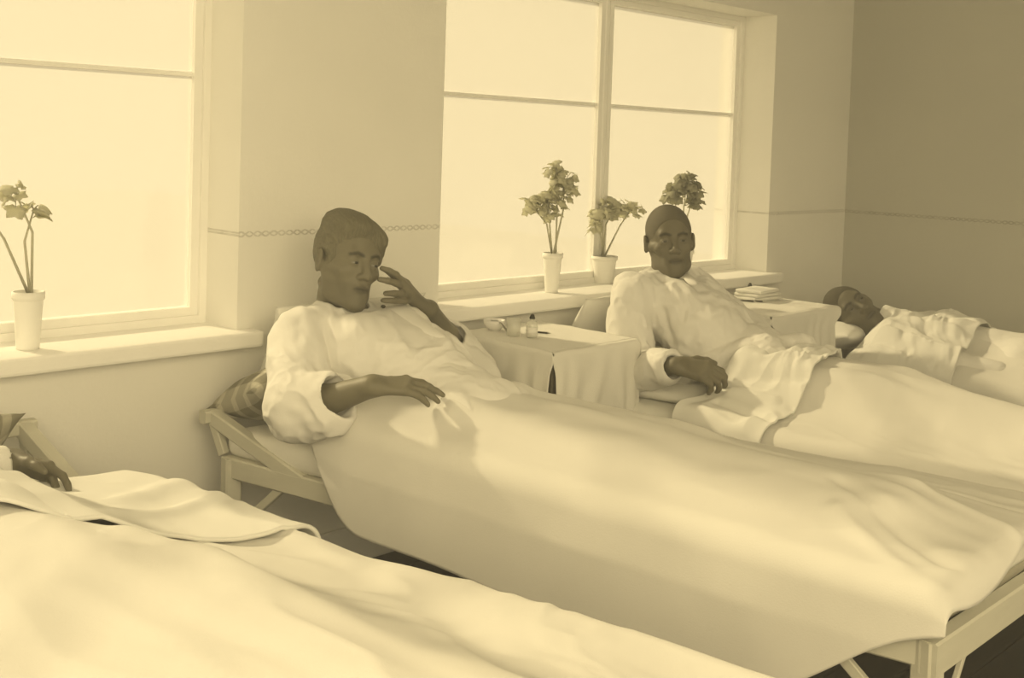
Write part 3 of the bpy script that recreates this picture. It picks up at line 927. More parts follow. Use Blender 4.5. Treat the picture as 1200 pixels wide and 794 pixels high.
# ------------------------------------------------------------------ the setting
W = 2.75          # inner face of the window wall
TH = 0.30         # wall thickness
XR = 5.165        # inner face of the side wall
ZC = 2.75
def walls():
    W1, W2 = (-0.35, 1.68), (2.438, 4.453)
    zb, zt = 0.745, 1.956
    parts = [box(-1.6, XR+.3, W, W+TH, 0, zb), box(-1.6, W1[0], W, W+TH, zb, zt), box(W1[1], W2[0], W, W+TH, zb, zt),
             box(W2[1], XR+.3, W, W+TH, zb, zt), box(-1.6, XR+.3, W, W+TH, zt, ZC)]
    mk('wall_back', *join(*parts), M['wall_back'], smooth=False, kind='structure')
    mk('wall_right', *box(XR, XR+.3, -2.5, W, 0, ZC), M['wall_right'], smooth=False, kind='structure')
    mk('ceiling', *box(-1.6, XR+.3, -1.0, W+TH, ZC, ZC+.15), M['ceiling'], smooth=False, kind='structure')
    fl = mk('floor', *box(-1.6, XR+.3, -2.5, W+TH, -.15, -.03), M['plank'], smooth=False, kind='structure')
    # floor boards running along the window wall
    V, F = bevelled(*box(-1.6, 5.16, 0, .122, -.03, 0), .003, 1)
    first = None
    for i in range(40):
        y = W-.126*(i+1)
        if first is None:
            first = mk('floorboard', V+np.array([0, y, 0]), F, M['plank'], fl, smooth=False); o = first
        else:
            o = first.copy(); C.objects.link(o)
            o.location = first.location+Vector((0, -.126*i, 0))
    mk('baseboard_back', *bevelled(*box(-1.6, XR, W-.018, W, 0, .12), .005, 1), M['trim'], smooth=False, kind='structure')
    mk('baseboard_right', *bevelled(*box(XR-.018, XR, -2.4, W-.02, 0, .12), .005, 1), M['trim'], smooth=False, kind='structure')
    mk('ground', *box(-14, 20, W+TH+.02, 40, -1.2, -.9), M['yard'], smooth=False, kind='structure')
    yf = W+.17
    for idx, (x0, x1) in enumerate((W1, W2)):
        w = empty('window_%d' % (idx+1), ((x0+x1)/2, yf, .78), kind='structure')
        mk('window_sill', *bevelled(*box(x0-.05, x1+.052, W-.062, W+.005, zb-.012, .778), .008, 2), M['trim'], w, smooth=False)
        mk('sill_ledge', *box(x0, x1, W, yf+.06, zb, .776), M['trim'], w, smooth=False)
        t = .022
        fr = join(box(x0, x0+t, yf, yf+.06, .776, zt), box(x1-t, x1, yf, yf+.06, .776, zt), box(x0+t, x1-t, yf, yf+.06, zt-t, zt), box(x0+t, x1-t, yf, yf+.06, .776, .776+t))
        mk('window_frame', *fr, M['trim'], w, smooth=False)
        xm = (x0+x1)/2+.03
        mk('mullion', *bevelled(*box(xm-.015, xm+.015, yf+.010, yf+.06, .776+t, zt-t), .006, 1), M['trim'], w, smooth=False)
        for a, b in ((x0+t, xm-.015), (xm+.015, x1-t)):
            s = .024; lo, hi = .776+t, zt-t
            sash = mk('sash', *join(box(a, a+s, yf+.012, yf+.048, lo, hi), box(b-s, b, yf+.012, yf+.048, lo, hi), box(a+s, b-s, yf+.012, yf+.048, lo, lo+s), box(a+s, b-s, yf+.012, yf+.048, hi-s, hi)), M['trim'], w, smooth=False)
            mx = (a+b)/2; mz = 1.50; g = .006
            mk('glazing_bar', *box(a+s, b-s, yf+.018, yf+.042, mz-g, mz+g), M['trim'], w, smooth=False)
            for za, zz in ((lo+s, mz-g), (mz+g, hi-s)):
                pa, pb = a+s, b-s
                mk('pane', [(pa, yf+.03, za), (pb, yf+.03, za), (pb, yf+.03, zz), (pa, yf+.03, zz)], [[0, 1, 2, 3]], M['glass'], w, smooth=False)
walls()
mk('glare_veil', *box(-1.55, XR-.01, -1.0, W+.10, .01, ZC-.01), M['haze'], smooth=False, kind='structure')  # added volume that veils the room like window glare

# ------------------------------------------------------------------ beds
class Bed:
    def __init__(s, hx, hy, wd, dx, ux, top, L=1.85):
        s.hx, s.hy, s.wd, s.dx, s.ux, s.top, s.L = hx, hy, wd, dx, ux, top, L
        s.cy = math.sqrt(1-dx*dx)
    def xy(s, u, v):
        return s.hx+u+s.dx*v, s.hy-s.cy*v+s.ux*u
    def p(s, u, v, z):
        x, y = s.xy(u, v); return np.array([x, y, z])

def rails_of(b, zr):
    root_loc = b.p(b.wd/2, b.L/2, 0)
    return root_loc

def make_cot(b, zr, label, hr=.125):
    root = empty('cot', b.p(b.wd/2, b.L/2, 0), label, 'bed', 'folding cots along the window wall')
    P = b.p; wd, L = b.wd, b.L
    t, h = .035, .055
    for u in (0.02, wd-.02):
        mk('side_rail', *beam(P(u, .02, zr), P(u, L-.02, zr), t, h), M['cot'], root, smooth=False)
        mk('headrest_bar', *beam(P(u, -.045, zr+hr), P(u, .30, zr+.010), .034, .040), M['cot'], root, smooth=False)
        mk('headrest_prop', *beam(P(u, -.035, zr+hr-.017), P(u, .005, zr+.028), .022, .026), M['cot'], root, smooth=False)
    mk('headrest_crossbar', *beam(P(-.01, -.045, zr+hr), P(wd+.01, -.045, zr+hr), .034, .034), M['cot'], root, smooth=False)
    mk('end_rail', *beam(P(0.0, 0.03, zr-.002), P(wd, .03, zr-.002), .030, h), M['cot'], root, smooth=False)
    mk('end_rail', *beam(P(-.005, L-.01, zr-.005), P(wd+.005, L-.01, zr-.005), .034, .065), M['cot'], root, smooth=False)
    for u in (.02, wd-.02):
        for v, q in ((.035, 1), (L-.02, -1)):
            mk('leg', *beam(P(u, v, 0), P(u, v, zr+.025), .046, .046, up=(0.2, 1, 0)), M['cot'], root, smooth=False)
            mk('brace', *beam(P(u, v+q*.02, zr-.17), P(u, v+q*.19, zr-.02), .016, .022), M['cot'], root, smooth=False)
        mk('leg', *beam(P(u, L*.52, 0), P(u, L*.52, zr-.025), .040, .040, up=(0.2, 1, 0)), M['cot'], root, smooth=False)
        q = 1 if u < wd/2 else -1
        mk('brace', *beam(P(u, L-.02, zr-.26), P(u+q*.16, L-.015, zr-.03), .010, .012), M['cot'], root, smooth=False)
    n, m = 8, 16
    V = []
    for i in range(n):
        for j in range(m):
            u = .02+(wd-.04)*i/(n-1); v = .04+(L-.08)*j/(m-1)
            V.append(P(u, v, zr+.022-.012*math.sin(math.pi*i/(n-1))))
    mk('canvas', V, grid_faces(n, m), M['canvas'], root, solid=.003)
    return root

def make_mattress(b, z0, label):
    V, F = box(0, 1, 0, 1, 0, 1)
    V = np.array([b.p(.012+x*(b.wd-.024), .015+y*(b.L-.05), z0+z*(b.top-z0)) for x, y, z in V])
    V, F = bevelled(V, F, min(.04, (b.top-z0)*.45), 4)
    mk('mattress', V, F, M['mattress'], label=label, cat='mattress', group='thin mattresses on the cots')

def pillow(c, size, R, label, material='linen', seed=0, name='pillow', cat='pillow', parent=None):
    n = 40
    t = np.linspace(-1, 1, n)
    U, Vv = np.meshgrid(t, t, indexing='ij')
    pin = 1-.07*(U**2)*(1-Vv**2)*0-.05*(1-U**2)*np.abs(Vv)**6-.05*(1-Vv**2)*np.abs(U)**6
    hgt = np.clip(1-np.abs(U)**2.6, 0, 1)**.55*np.clip(1-np.abs(Vv)**2.6, 0, 1)**.55
    P1 = np.stack([U*size[0]*pin, Vv*size[1]*pin, hgt*size[2]], -1).reshape(-1, 3)
    P2 = P1*np.array([1, 1, -1])
    wr = .10*size[2]*fbm(np.concatenate([P1, P2])*np.array([9, 9, 9]), seed, 3)
    Pn = np.concatenate([P1, P2])
    edge = np.concatenate([hgt.ravel()]*2)
    Pn[:, 2] += wr*edge
    idx = np.arange(n*n).reshape(n, n)
    F1 = grid_faces(n, n); F2 = grid_faces(n, n, True)+n*n
    # weld the rim
    rim = np.zeros((n, n), bool); rim[0] = rim[-1] = True; rim[:, 0] = rim[:, -1] = True
    mp = np.arange(2*n*n); mp[n*n+idx[rim]] = idx[rim]
    F = mp[np.concatenate([F1, F2])]
    used = np.unique(F); re = np.zeros(2*n*n, int); re[used] = np.arange(len(used))
    V = np.array(c)+Pn[used]@np.array(R).T
    return mk(name, V, re[F], M[material], parent, label=label if parent is None else None, cat=cat if parent is None else None)

def blur2(A, k):
    for ax in (0, 1):
        n = int(k*2.5)+1
        w = np.exp(-0.5*(np.arange(-n, n+1)/k)**2); w /= w.sum()
        P = np.pad(A, [(n, n) if i == ax else (0, 0) for i in range(2)], mode='edge')
        A = sum(w[i]*np.take(P, range(i, i+A.shape[ax]), axis=ax) for i in range(2*n+1))
    return A

def blanket_field(b, caps, clear=.026, slack=.05, tension=5.0, res=.012, extra=()):
    """height over the bed plane: the body below, bridged as cloth would"""
    nu = int(b.wd/res)+1; nv = int((b.L+.02)/res)+1
    u = np.linspace(0, b.wd, nu); v = np.linspace(0, b.L, nv)
    Ug, Vg = np.meshgrid(u, v, indexing='ij')
    X = b.hx+Ug+b.dx*Vg; Y = b.hy-b.cy*Vg+b.ux*Ug
    H = np.full(X.shape, b.top+clear)
    P = np.stack([X, Y], -1)
    for q in list(caps)+list(extra):
        a, e = q[1], q[2]; ab = (e-a)[:2]; L2 = max(ab@ab, 1e-6)
        t = np.clip(((P-a[:2])@ab)/L2, 0, 1)
        d2 = ((P-a[:2]-t[..., None]*ab)**2).sum(-1)
        r = q[3]+(q[4]-q[3])*t
        z = a[2]+(e[2]-a[2])*t+np.sqrt(np.maximum(r*r-d2, 0))
        H = np.where(d2 < r*r, np.maximum(H, z+clear), H)
    base = H.copy()
    S = H
    for k in (tension*1.6, tension, tension*.6, tension*.4):
        S = np.maximum(blur2(S, k), base)
    S = blur2(S, 1.6)
    return u, v, S

def sample(field, uu, vv):
    u, v, S = field
    fu = np.clip(uu/(u[1]-u[0]), 0, len(u)-1.001); fv = np.clip(vv/(v[1]-v[0]), 0, len(v)-1.001)
    i, j = fu.astype(int), fv.astype(int); a, c = fu-i, fv-j
    return S[i, j]*(1-a)*(1-c)+S[i+1, j]*a*(1-c)+S[i, j+1]*(1-a)*c+S[i+1, j+1]*a*c

def edge(s, L, r):
    """fold of a cloth over a straight edge: arc length s past the edge at L -> (position, drop)"""
    o = np.maximum(s-L, 0)
    th = np.minimum(o/r, math.pi/2)
    pos = np.minimum(s, L)+r*np.sin(th)
    drop = r*(1-np.cos(th))+np.maximum(o-r*math.pi/2, 0)
    return pos, drop

def blanket(b, field, v0, v1, dropL, dropR, seed, lift=0.0, ridges=(), amp=.004, fsc=(7, 3.2), nu=150, nv=190, rr=.05, ripple=.008, umin=None):
    """v0(u): where it starts; v1: arc length past the head (may exceed L: hangs over the foot); dropL/R(v): side overhang"""
    q = np.linspace(0, 1, nu); w = np.linspace(0, 1, nv)
    Q, Wt = np.meshgrid(q, w, indexing='ij')
    ug = -.25+Q*(b.wd+.5)
    start = v0(np.clip(ug/b.wd, -.4, 1.4))
    vv = start+(v1(ug/b.wd)-start)*Wt
    vpos, vdrop = edge(vv, b.L-rr*.6, rr)
    vc = np.clip(vv, 0, b.L)
    dl, dr = dropL(vc), dropR(vc)
    s = -dl+Q*(b.wd+dl+dr)
    # recompute start for the real position across
    start = v0(np.clip(s/b.wd, -.4, 1.4)); vv = start+(v1(np.clip(s/b.wd, 0, 1))-start)*Wt
    vpos, vdrop = edge(vv, b.L-rr*.6, rr)
    pr, drr = edge(s, b.wd-rr*.7, rr)
    plm, dll = edge(b.wd-s, b.wd-rr*.7, rr)
    upos = np.where(s > b.wd/2, pr, b.wd-plm)
    sd = np.maximum(drr, dll)
    inside_u = np.clip(upos, 0, b.wd); inside_v = np.clip(vpos, 0, b.L)
    h = sample(field, inside_u, inside_v)
    fade = np.clip(1-sd/.06, 0, 1)*np.clip(1-vdrop/.05, 0, 1)
    X = np.stack([upos*fsc[0], vpos*fsc[1], sd*3], -1)
    wr = amp*(1-2.2*np.abs(fbm(X+.7*vnoise(X*.6, seed+9)[..., None], seed, 3)))
    wr = wr+amp*1.6*vnoise(np.stack([upos*2.5, vpos*2.2, 0*s], -1), seed+3)
    for a, c, hg, wid in ridges:
        d, t = segd(np.stack([upos, vpos], -1), a, c)
        wr = wr+hg*np.exp(-(d/wid)**2)*sstep(0, .12, t)*sstep(1, .85, t)
    z = h+lift+wr*np.clip(fade+.25, 0, 1)-sd*(1-.75*np.clip(vdrop/.05, 0, 1))-vdrop
    # hanging sides swing in and out a little
    hang = np.clip(sd/.12, 0, 1)
    out = ripple*hang*vnoise(np.stack([vpos*6, sd*2, 0*s], -1), seed+21)+.018*hang+lift
    upos = np.where(s > b.wd/2, upos+out, upos-out)
    hv = np.clip(vdrop/.08, 0, 1)
    vpos = vpos+hv*(ripple*vnoise(np.stack([upos*9, vdrop*4, 0*s], -1), seed+33)+.01)
    x = b.hx+upos+b.dx*vpos; y = b.hy-b.cy*vpos+b.ux*upos
    V = np.stack([x, y, z], -1).reshape(-1, 3)
    return V, grid_faces(nu, nv, True)

BA = Bed(.30, 2.62, .78, .20, 0.0, .535)
BB = Bed(1.55, 2.625, .78, .205, 0.0, .540)
BC = Bed(2.79, 2.62, .80, .02, 0.0, .500)
BD = Bed(4.20, 2.62, .80, .03, 0.0, .445)
for b, zr, lab in ((BA, .43, 'folding wooden cot nearest the camera, under the patient whose hand lies on the cover'),
                   (BB, .44, 'pale wooden cot with raised headrest bar below the man propping his head'),
                   (BC, .40, 'cot under the upright crop-haired man, between the two cloth covered tables'),
                   (BD, .36, 'cot along the side wall under the lying man')):
    make_cot(b, zr, lab, .185 if b is BA else .125)
make_mattress(BA, .455, 'thin mattress of the nearest cot, almost hidden by its cover')
make_mattress(BB, .465, 'thin sheeted mattress showing beside the headrest bar under the propped man')
make_mattress(BC, .425, 'sheeted mattress under the upright crop-haired man')
make_mattress(BD, .385, 'mattress under the lying man by the side wall')

def rot(ax, deg):
    return np.array(Matrix.Rotation(rad(deg), 3, ax))

# head cushions and pillows
pillow((1.945, 2.585, .625), (.385, .125, .095), rot('X', -22), 'dark plaid cushion lying on the headrest behind the propped man', 'plaid', 2, 'cushion', 'cushion')
pillow((1.97, 2.640, .735), (.27, .14, .05), rot('X', -66), 'white pillow propped on the wall behind the man resting his head', 'linen', 4)
pillow((.70, 2.600, .610), (.30, .115, .055), rot('X', -42), 'dark plaid cushion at the head of the nearest cot', 'plaid', 5, 'cushion', 'cushion')
pillow((.66, 2.46, .615), (.24, .15, .05), rot('X', -12), 'white pillow under the head of the patient in the nearest cot', 'linen', 6)
pillow((3.21, 2.60, .66), (.29, .16, .05), rot('X', -60), 'white pillow behind the back of the upright crop-haired man', 'linen', 8)
pillow((3.06, 2.22, .535), (.22, .16, .04), rot('Z', 12), 'crumpled white pillow beside the hip of the upright man', 'linen', 9)
pillow((4.50, 2.40, .535), (.26, .19, .065), rot('X', -12), 'white pillow under the head of the lying man', 'linen', 12)

# cover of the propped man
cap1 = PEOPLE_CAPS['one']
ex = lambda a, b, ra, rb: ('c', np.array(a), np.array(b), ra, rb)
f1 = blanket_field(BB, cap1, tension=8, clear=.022, extra=[ex((1.945, 1.99, .525), (2.07, 1.50, .500), .165, .155), ex((2.07, 1.50, .500), (2.20, 1.05, .48), .155, .14)])
bump = lambda u: np.exp(-((u-.42)/.34)**4)
v0B = lambda u: .235+.20*bump(u)-.05*sstep(.05, -.35, u)
def dB(v): return .02+.24*sstep(.22, .55, v)+.02*sstep(.7, 1.2, v)-.20*sstep(1.50, 1.86, v)
V, F = blanket(BB, f1, v0B, lambda u: 1.85+.035+.02*np.sin(u*9), dB, lambda v: .16+0*v, 3, amp=.004,
               ridges=[((.30, 1.5), (.10, 1.86), -.012, .018), ((.20, 1.55), (.02, 1.80), .010, .02), ((.45, 1.6), (.36, 1.88), .010, .018), ((.60, 1.6), (.55, 1.88), -.010, .016),
                       ((.45, .60), (.50, .95), .010, .05), ((.62, .45), (.70, .75), .010, .03), ((.2, .8), (.45, 1.2), .008, .06)])
mk('bed_cover', V, F, M['cover'], label='large white cover smooth over the legs of the man propping his head', cat='blanket', solid=.005)

V, F = blanket(BC, blanket_field(BC, [], clear=.006), lambda u: .10+0*u, lambda u: .95+0*u, lambda v: .17+0*v, lambda v: .12+0*v, 5, amp=.003, nv=90)
mk('bottom_sheet', V, F, M['linen'], label='white bottom sheet hanging over the cot edge below the hand of the upright man', cat='sheet', solid=.004)
# cover of the upright man, gathered over his lap
f2 = blanket_field(BC, PEOPLE_CAPS['two'], tension=4, extra=[ex((3.19, 1.80, .53), (3.225, 1.50, .525), .13, .12), ex((3.225, 1.5, .525), (3.25, 1.0, .48), .12, .11)])
v0C = lambda u: .56+.10*bump(u)+.06*sstep(.3, -.3, u)
rC = [((.02+.05*i, .66+.015*i), (-.05+.10*i, .98-.05*(i % 3)), .012*(-1)**i, .013) for i in range(7)]
rC += [((.35, .72), (.62, .98), .010, .018), ((.45, .68), (.80, .90), -.010, .02), ((.30, .95), (.10, 1.05), .008, .015)]
V, F = blanket(BC, f2, lambda u: v0C(u)+.12, lambda u: 1.92+0*u, lambda v: .15+0*v, lambda v: .14+0*v, 7, amp=.003)
mk('bed_cover', V, F, M['cover'], label='white cover over the legs of the upright man with a bright sunlit strip', cat='blanket', solid=.005)
V, F = blanket(BC, f2, v0C, lambda u: .91-.08*u+.03*np.sin(u*5), lambda v: .16+0*v, lambda v: .15+0*v, 8, lift=.014, ridges=rC, amp=.009, fsc=(5, 9), nv=110)
mk('turned_down_sheet', V, F, M['linen'], label='creased white sheet gathered over the lap of the upright man', cat='sheet', solid=.006)

# cover of the lying man, drawn up to his chin
f3 = blanket_field(BD, PEOPLE_CAPS['three'], tension=4, clear=.020)
V, F = blanket(BD, f3, lambda u: .62+0*u, lambda u: 1.92+0*u, lambda v: .12+0*v, lambda v: .10+0*v, 13, amp=.004)
mk('bed_cover', V, F, M['cover'], label='white cover over the legs of the lying man beside the side wall', cat='blanket', solid=.005)
rD = [((.05+.09*i, .45+.03*i), (-.02+.13*i, .80), .014*(-1)**i, .014) for i in range(7)]
V, F = blanket(BD, f3, lambda u: .42+.04*u, lambda u: .86-.10*u, lambda v: .13+0*v, lambda v: .10+0*v, 14, lift=.015, ridges=rD, amp=.010, fsc=(5, 9), nv=90)
mk('turned_down_sheet', V, F, M['linen'], label='wrinkled white sheet drawn up to the chin of the lying man', cat='sheet', solid=.006)

# cover of the nearest bed
f4 = blanket_field(BA, PEOPLE_CAPS['four'], tension=8, clear=.022, extra=[ex((.75, 1.72, .50), (.86, 1.30, .485), .16, .15), ex((.86, 1.30, .485), (.95, .90, .465), .15, .13)])
V, F = blanket(BA, f4, lambda u: .50+0*u, lambda u: 1.95+0*u, lambda v: .22+0*v, lambda v: .22+0*v, 17, amp=.007, fsc=(5, 3),
               ridges=[((.5, .9), (.3, 1.3), .012, .05), ((.7, 1.0), (.55, 1.6), -.010, .05), ((.75, .8), (.70, 1.1), .012, .03)])
mk('bed_cover', V, F, M['cover'], label='large white cover in the foreground over the nearest cot', cat='blanket', solid=.005)
V, F = blanket(BA, f4, lambda u: .30+.02*u, lambda u: .74+.10*u-.04*np.sin(u*6), lambda v: .20+0*v, lambda v: .20+0*v, 18, lift=.020, amp=.006, fsc=(4, 4), nv=90,
               ridges=[((.9, .45), (.5, .60), .012, .03), ((.8, .60), (.4, .75), .010, .02)])
mk('turned_down_sheet', V, F, M['linen'], label='folded back white sheet below the hand in the nearest bed', cat='sheet', solid=.008)

# ------------------------------------------------------------------ bedside tables
def side_table(x0, x1, y0, y1, zt, label):
    r = empty('bedside_table', ((x0+x1)/2, (y0+y1)/2, 0), label, 'table', 'bedside tables between the cots')
    mk('tabletop', *bevelled(*box(x0, x1, y0, y1, zt-.028, zt), .004, 1), M['table'], r, smooth=False)
    for x in (x0+.03, x1-.03):
        for y in (y0+.03, y1-.03):
            mk('leg', *beam((x, y, 0), (x, y, zt-.028), .042, .042, up=(0, 1, 0)), M['table'], r, smooth=False)
    for x in (x0+.03, x1-.03): mk('apron', *beam((x, y0+.03, zt-.06), (x, y1-.03, zt-.06), .02, .06), M['table'], r, smooth=False)
    for y in (y0+.03, y1-.03): mk('apron', *beam((x0+.03, y, zt-.06), (x1-.03, y, zt-.06), .02, .06), M['table'], r, smooth=False)

def tablecloth(x0, x1, y0, y1, zt, drop, label, gap=.012, seed=0):
    """flat top and four hanging flaps, parted below the corners"""
    th = .006; r = .014
    x0, x1, y0, y1 = x0-th, x1+th, y0-th, y1+th
    parts = []
    n = 40
    t = np.linspace(0, 1, n)
    X, Y = np.meshgrid(x0+r+(x1-x0-2*r)*t, y0+r+(y1-y0-2*r)*t, indexing='ij')
    Z = zt+th+.0016*fbm(np.stack([X*14, Y*14, 0*X], -1), seed, 3)
    parts.append((np.stack([X, Y, Z], -1).reshape(-1, 3), grid_faces(n, n).tolist()))
    sides = {'w': ((x0, y1), (x0, y0), (-1, 0)), 's': ((x0, y0), (x1, y0), (0, -1)), 'e': ((x1, y0), (x1, y1), (1, 0)), 'n': ((x1, y1), (x0, y1), (0, 1))}
    for key, (a, b, nrm) in sides.items():
        a, b, nrm = np.array(a, float), np.array(b, float), np.array(nrm, float)
        L = np.linalg.norm(b-a); d = (b-a)/L
        m, k = 70, 40
        S, Tt = np.meshgrid(np.linspace(0, 1, m), np.linspace(0, 1, k), indexing='ij')
        dr = drop[key](S)
        h = Tt*(dr+r*1.57)
        pos, dn = edge(h, 0, r)
        part = gap*sstep(.028, .075, dn)
        along = r*(1-np.clip(dn/r, 0, 1))+part+S*(L-2*(r*(1-np.clip(dn/r, 0, 1))+part))
        hang = np.clip(dn/.15, 0, 1.6)
        wv = .006*hang*np.sin(S*L*70+3*vnoise(np.stack([S*4, Tt*2, 0*S], -1), seed+1))+.010*hang*vnoise(np.stack([S*L*9, dn*3, 0*S], -1), seed+2)
        off = pos-r+wv*(.4+.6*np.sin(math.pi*S))+.010*hang
        P = a[None, None]+d*along[..., None]+nrm*off[..., None]
        z = zt+th-dn+.0016*fbm(np.stack([P[..., 0]*14, P[..., 1]*14, 0*S], -1), seed, 3)*(1-np.clip(dn/r, 0, 1))
        parts.append((np.concatenate([P, z[..., None]], -1).reshape(-1, 3), grid_faces(m, k, True).tolist()))
    V, F = join(*parts)
    o = mk('tablecloth', V, F, M['cloth'], label=label, cat='tablecloth', solid=.003)

T1 = (2.43, 2.835, 2.215, 2.655, .708)
T2 = (3.635, 4.150, 2.215, 2.70, .708)
side_table(*T1, 'dark wooden bedside table under the white cloth nearer the camera')
side_table(*T2, 'dark wooden bedside table under the farther white cloth by the lying man')
c_ = lambda a: (lambda s: a+0*s)
tablecloth(*T1, dict(w=c_(.42), s=c_(.52), e=c_(.33), n=c_(.2)), 'white cloth with a corner slit on the table beside the propped man', .011, 3)
tablecloth(*T2, dict(w=lambda s: .075+.02*s, s=lambda s: .30+0*s, e=c_(.30), n=c_(.2)), 'white cloth hanging long in front on the farther table beside the lying man', .055, 9)

zt1 = T1[4]+.0075; zt2 = T2[4]+.0075
def bottle(c, label):
    r = empty('medicine_bottle', c, label, 'bottle')
    mk('glass', *lathe([(.001, 0), (.017, 0), (.0185, .003), (.0185, .038), (.016, .046), (.0075, .052), (.0075, .060), (.001, .060)], c), M['vial'], r)
    mk('label_band', *lathe([(.0186, .008), (.0190, .008), (.0190, .032), (.0186, .032)], c), M['paper'], r)
    mk('stopper', *lathe([(.001, .056), (.0065, .056), (.0100, .060), (.0080, .064), (.005, .072), (.001, .073)], c, 14), M['dark'], r, label='dark stopper')
bottle((2.560, 2.430, zt1), 'small glass medicine bottle with a dark stopper on the nearer table')
mk('tumbler', *lathe([(.001, 0), (.021, 0), (.024, .055), (.0225, .055), (.0195, .006), (.001, .005)], (2.525, 2.478, zt1)), M['vial'], label='clear drinking glass beside the stoppered bottle on the nearer table', cat='glass')
mk('dish', *lathe([(.001, 0), (.020, 0), (.034, .020), (.036, .034), (.034, .034), (.031, .021), (.018, .004), (.001, .004)], (2.548, 2.590, zt1)), M['enamel'], label='low white enamel dish near the sill on the nearer table', cat='dish')
sp = empty('spoon', (2.535, 2.56, zt1), 'thin metal spoon leaning in the low white dish', 'spoon')
mk('handle', *tube([(2.552, 2.585, zt1+.030), (2.535, 2.545, zt1+.030), (2.522, 2.505, zt1+.012)], [.003, .0026, .0034], 8), M['metal'], sp)
V, F = lathe([(.0005, -.003), (.007, -.002), (.010, .0015), (.0085, .0015), (.0005, -.001)], (0, 0, 0), 16)
mk('bowl', V*np.array([1, 1.5, 1])+np.array([2.556, 2.597, zt1+.028]), F, M['metal'], sp)
tm = empty('thermometer', (2.632, 2.444, zt1), 'short dark pencil-thin thermometer lying on the nearer white cloth', 'thermometer')
mk('tube', *tube([(2.616, 2.472, zt1+.004), (2.636, 2.432, zt1+.004)], .0034, 10), M['dark'], tm)
mk('tip', *tube([(2.636, 2.432, zt1+.004), (2.641, 2.422, zt1+.004)], [.003, .0012], 10), M['metal'], tm)
bottle((4.085, 2.600, zt2-.02), 'small stoppered medicine bottle at the back of the farther table')
# folded napkins at the back of the farther table
for k in range(3):
    a = rot('Z', -8+7*k)
    V, F = bevelled(*box(-.085, .085, -.06, .06, 0, .014), .006, 2)
    V = V@a.T+np.array([4.02, 2.52, zt2+.0145*k])
    mk('napkin', V, F, M['linen'], label=['lowest folded white napkin of the pile on the farther table', 'middle folded white napkin of the pile on the farther table', 'topmost folded white napkin of the pile on the farther table'][k], cat='napkin', group='folded napkins on the farther table')
for k, (x, y, lab) in enumerate(((3.905, 2.475, 'thin dark pencil lying nearer the man on the farther table'), (3.935, 2.452, 'second thin dark pencil, nearer the side wall on the farther table'))):
    pc = empty('pencil', (x, y, zt2), lab, 'pencil', 'pencils on the farther table')
    mk('shaft', *tube([(x-.03, y+.045, zt2+.004), (x+.005, y-.008, zt2+.004)], .0032, 6), M['dark'], pc)
    mk('tip', *tube([(x+.005, y-.008, zt2+.004), (x+.010, y-.016, zt2+.004)], [.0032, .0006], 6), M['cot'], pc)

# ------------------------------------------------------------------ potted plants on the sills
def leaf_mesh(name, material, seed):
    rng = random.Random(seed)
    n = 20; V = [(.35, 0, 0)]
    for k in range(n):
        t = 2*math.pi*k/n
        r = 1+.20*math.cos(5*t)+.05*rng.uniform(-1, 1)
        if k == 0: r *= .45
        V.append((-math.cos(t)*r+.35, math.sin(t)*r, -.16*r*r+.10*abs(math.sin(t))))
    V2 = [(x, y, z-.03) for x, y, z in V]
    F = [[0, 1+k, 1+(k+1) % n] for k in range(n)]
    F += [[n+1, n+2+(k+1) % n, n+2+k] for k in range(n)]
    F += [[1+k, n+2+k, n+2+(k+1) % n, 1+(k+1) % n] for k in range(n)]
    me = bpy.data.meshes.new(name); me.from_pydata(V+V2, [], F); me.update()
    me.polygons.foreach_set('use_smooth', np.ones(len(me.polygons), dtype=bool))
    me.materials.append(material)
    return me

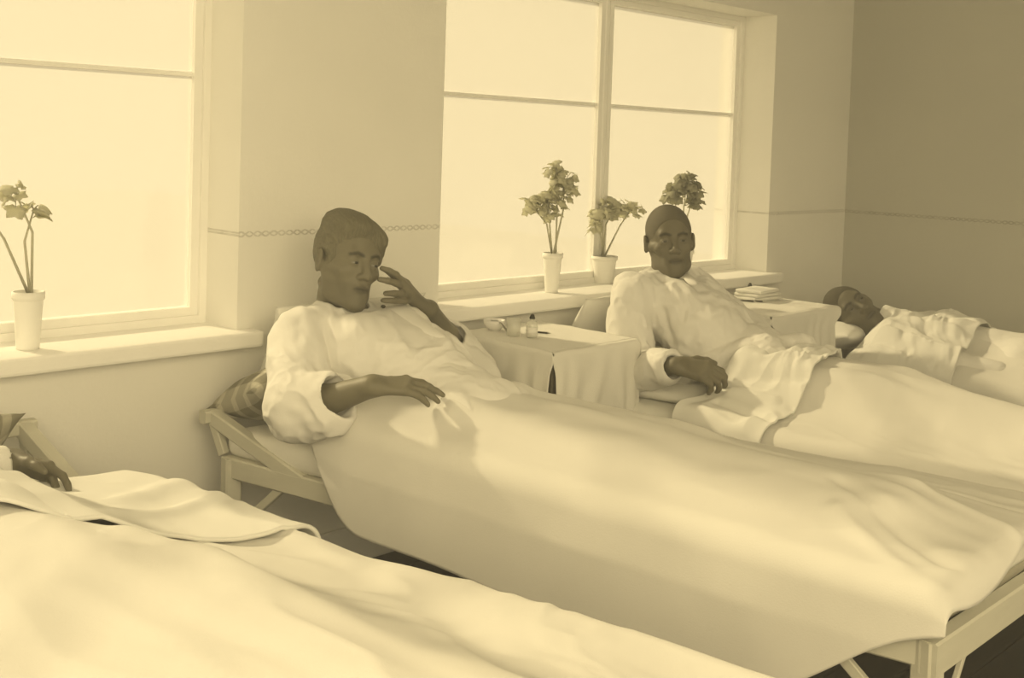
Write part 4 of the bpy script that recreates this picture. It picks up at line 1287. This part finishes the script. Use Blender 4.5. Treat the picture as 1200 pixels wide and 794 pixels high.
def plant(base, pot, centres, nleaf, size, seed, label, material, stem_from=None):
    rng = random.Random(seed)
    r = empty('potted_plant', base, label, 'plant', 'potted plants on the window sills')
    rt, rb, h = pot
    pt = mk('pot', *lathe([(.001, 0), (rb, 0), (rb*1.02, .006), (rt*.97, h*.84), (rt*.99, h*.86), (rt*1.08, h*.87), (rt*1.08, h), (rt*.96, h), (rt*.92, h*.9), (.001, h*.9)], base, 32), M['pot'], r)
    mk('soil', *lathe([(.001, h*.9), (rt*.94, h*.905), (rt*.9, h*.93), (.001, h*.935)], base, 24), M['soil'], r)
    me = leaf_mesh('leaf', material, seed)
    top = np.array(base)+np.array([0, 0, h*.92])
    stems = []
    k = 0
    tot = sum(c[3] for c in centres)
    for cx, cy, cz, wgt, sx, sy, sz in centres:
        cc = np.array([cx, cy, cz])
        nl = max(2, int(round(nleaf*wgt/tot)))
        mid = top*.45+cc*.55+np.array([rng.uniform(-.02, .02), rng.uniform(-.02, .02), .02])
        stems.append(tube([top+np.array([rng.uniform(-.01, .01), rng.uniform(-.01, .01), 0]), mid, cc], [.0040, .0032, .0022], 6))
        for q in range(nl):
            while True:
                d = np.array([rng.uniform(-1, 1) for _ in range(3)])
                if d@d < 1: break
            p = cc+d*np.array([sx, sy, sz])
            o = bpy.data.objects.new('leaf', me); C.objects.link(o)
            o.parent = r; o.location = tuple(p-np.array(base))
            out = math.atan2(d[1], d[0])+rng.uniform(-.5, .5)
            o.rotation_euler = (rng.uniform(-.6, .6), rng.uniform(.0, 1.25), out)
            z = size*rng.uniform(.65, 1.2); o.scale = (z, z, z)
            j = cc-d*np.array([sx, sy, sz])*.1
            stems.append(tube([j, (j+p)/2+np.array([0, 0, .008]), p], [.0018, .0015, .0012], 5))
    mk('stem', *join(*stems), M['stem'], r)

plant((3.065, 2.815, .776), (.036, .024, .150), [(3.03, 2.815, 1.115, 3, .075, .05, .055), (3.10, 2.80, 1.185, 3, .055, .05, .060), (3.075, 2.82, 1.235, 1, .045, .04, .035), (2.965, 2.83, 1.10, 1.2, .035, .04, .055)], 150, .0185, 5,
      'leafy plant in a tall pale pot on the sill above the nearer table', M['leaf'])
plant((3.470, 2.900, .776), (.050, .038, .110), [(3.53, 2.90, 1.085, 2.5, .070, .05, .045), (3.44, 2.90, 1.070, 2, .050, .05, .045), (3.62, 2.89, 1.075, 2, .060, .05, .035), (3.40, 2.90, 1.015, .8, .03, .03, .03)], 95, .020, 8,
      'low spreading plant in the middle of the wide window sill', M['leaf'])
plant((3.935, 2.850, .776), (.046, .034, .120), [(3.93, 2.84, 1.185, 3, .060, .05, .050), (3.985, 2.84, 1.13, 2, .045, .05, .055), (3.855, 2.85, 1.15, 1.4, .045, .04, .045)], 100, .0225, 12,
      'darker leafy plant rising behind the head of the upright man', M['leaf_dark'])
plant((1.115, 2.800, .776), (.036, .027, .145), [(1.085, 2.81, 1.165, 2, .03, .03, .04), (1.125, 2.80, 1.125, 1.6, .025, .03, .03), (1.00, 2.81, 1.14, 2, .05, .03, .06)], 24, .022, 15,
      'sparse plant in a pale pot alone on the nearest window sill', M['leaf'])
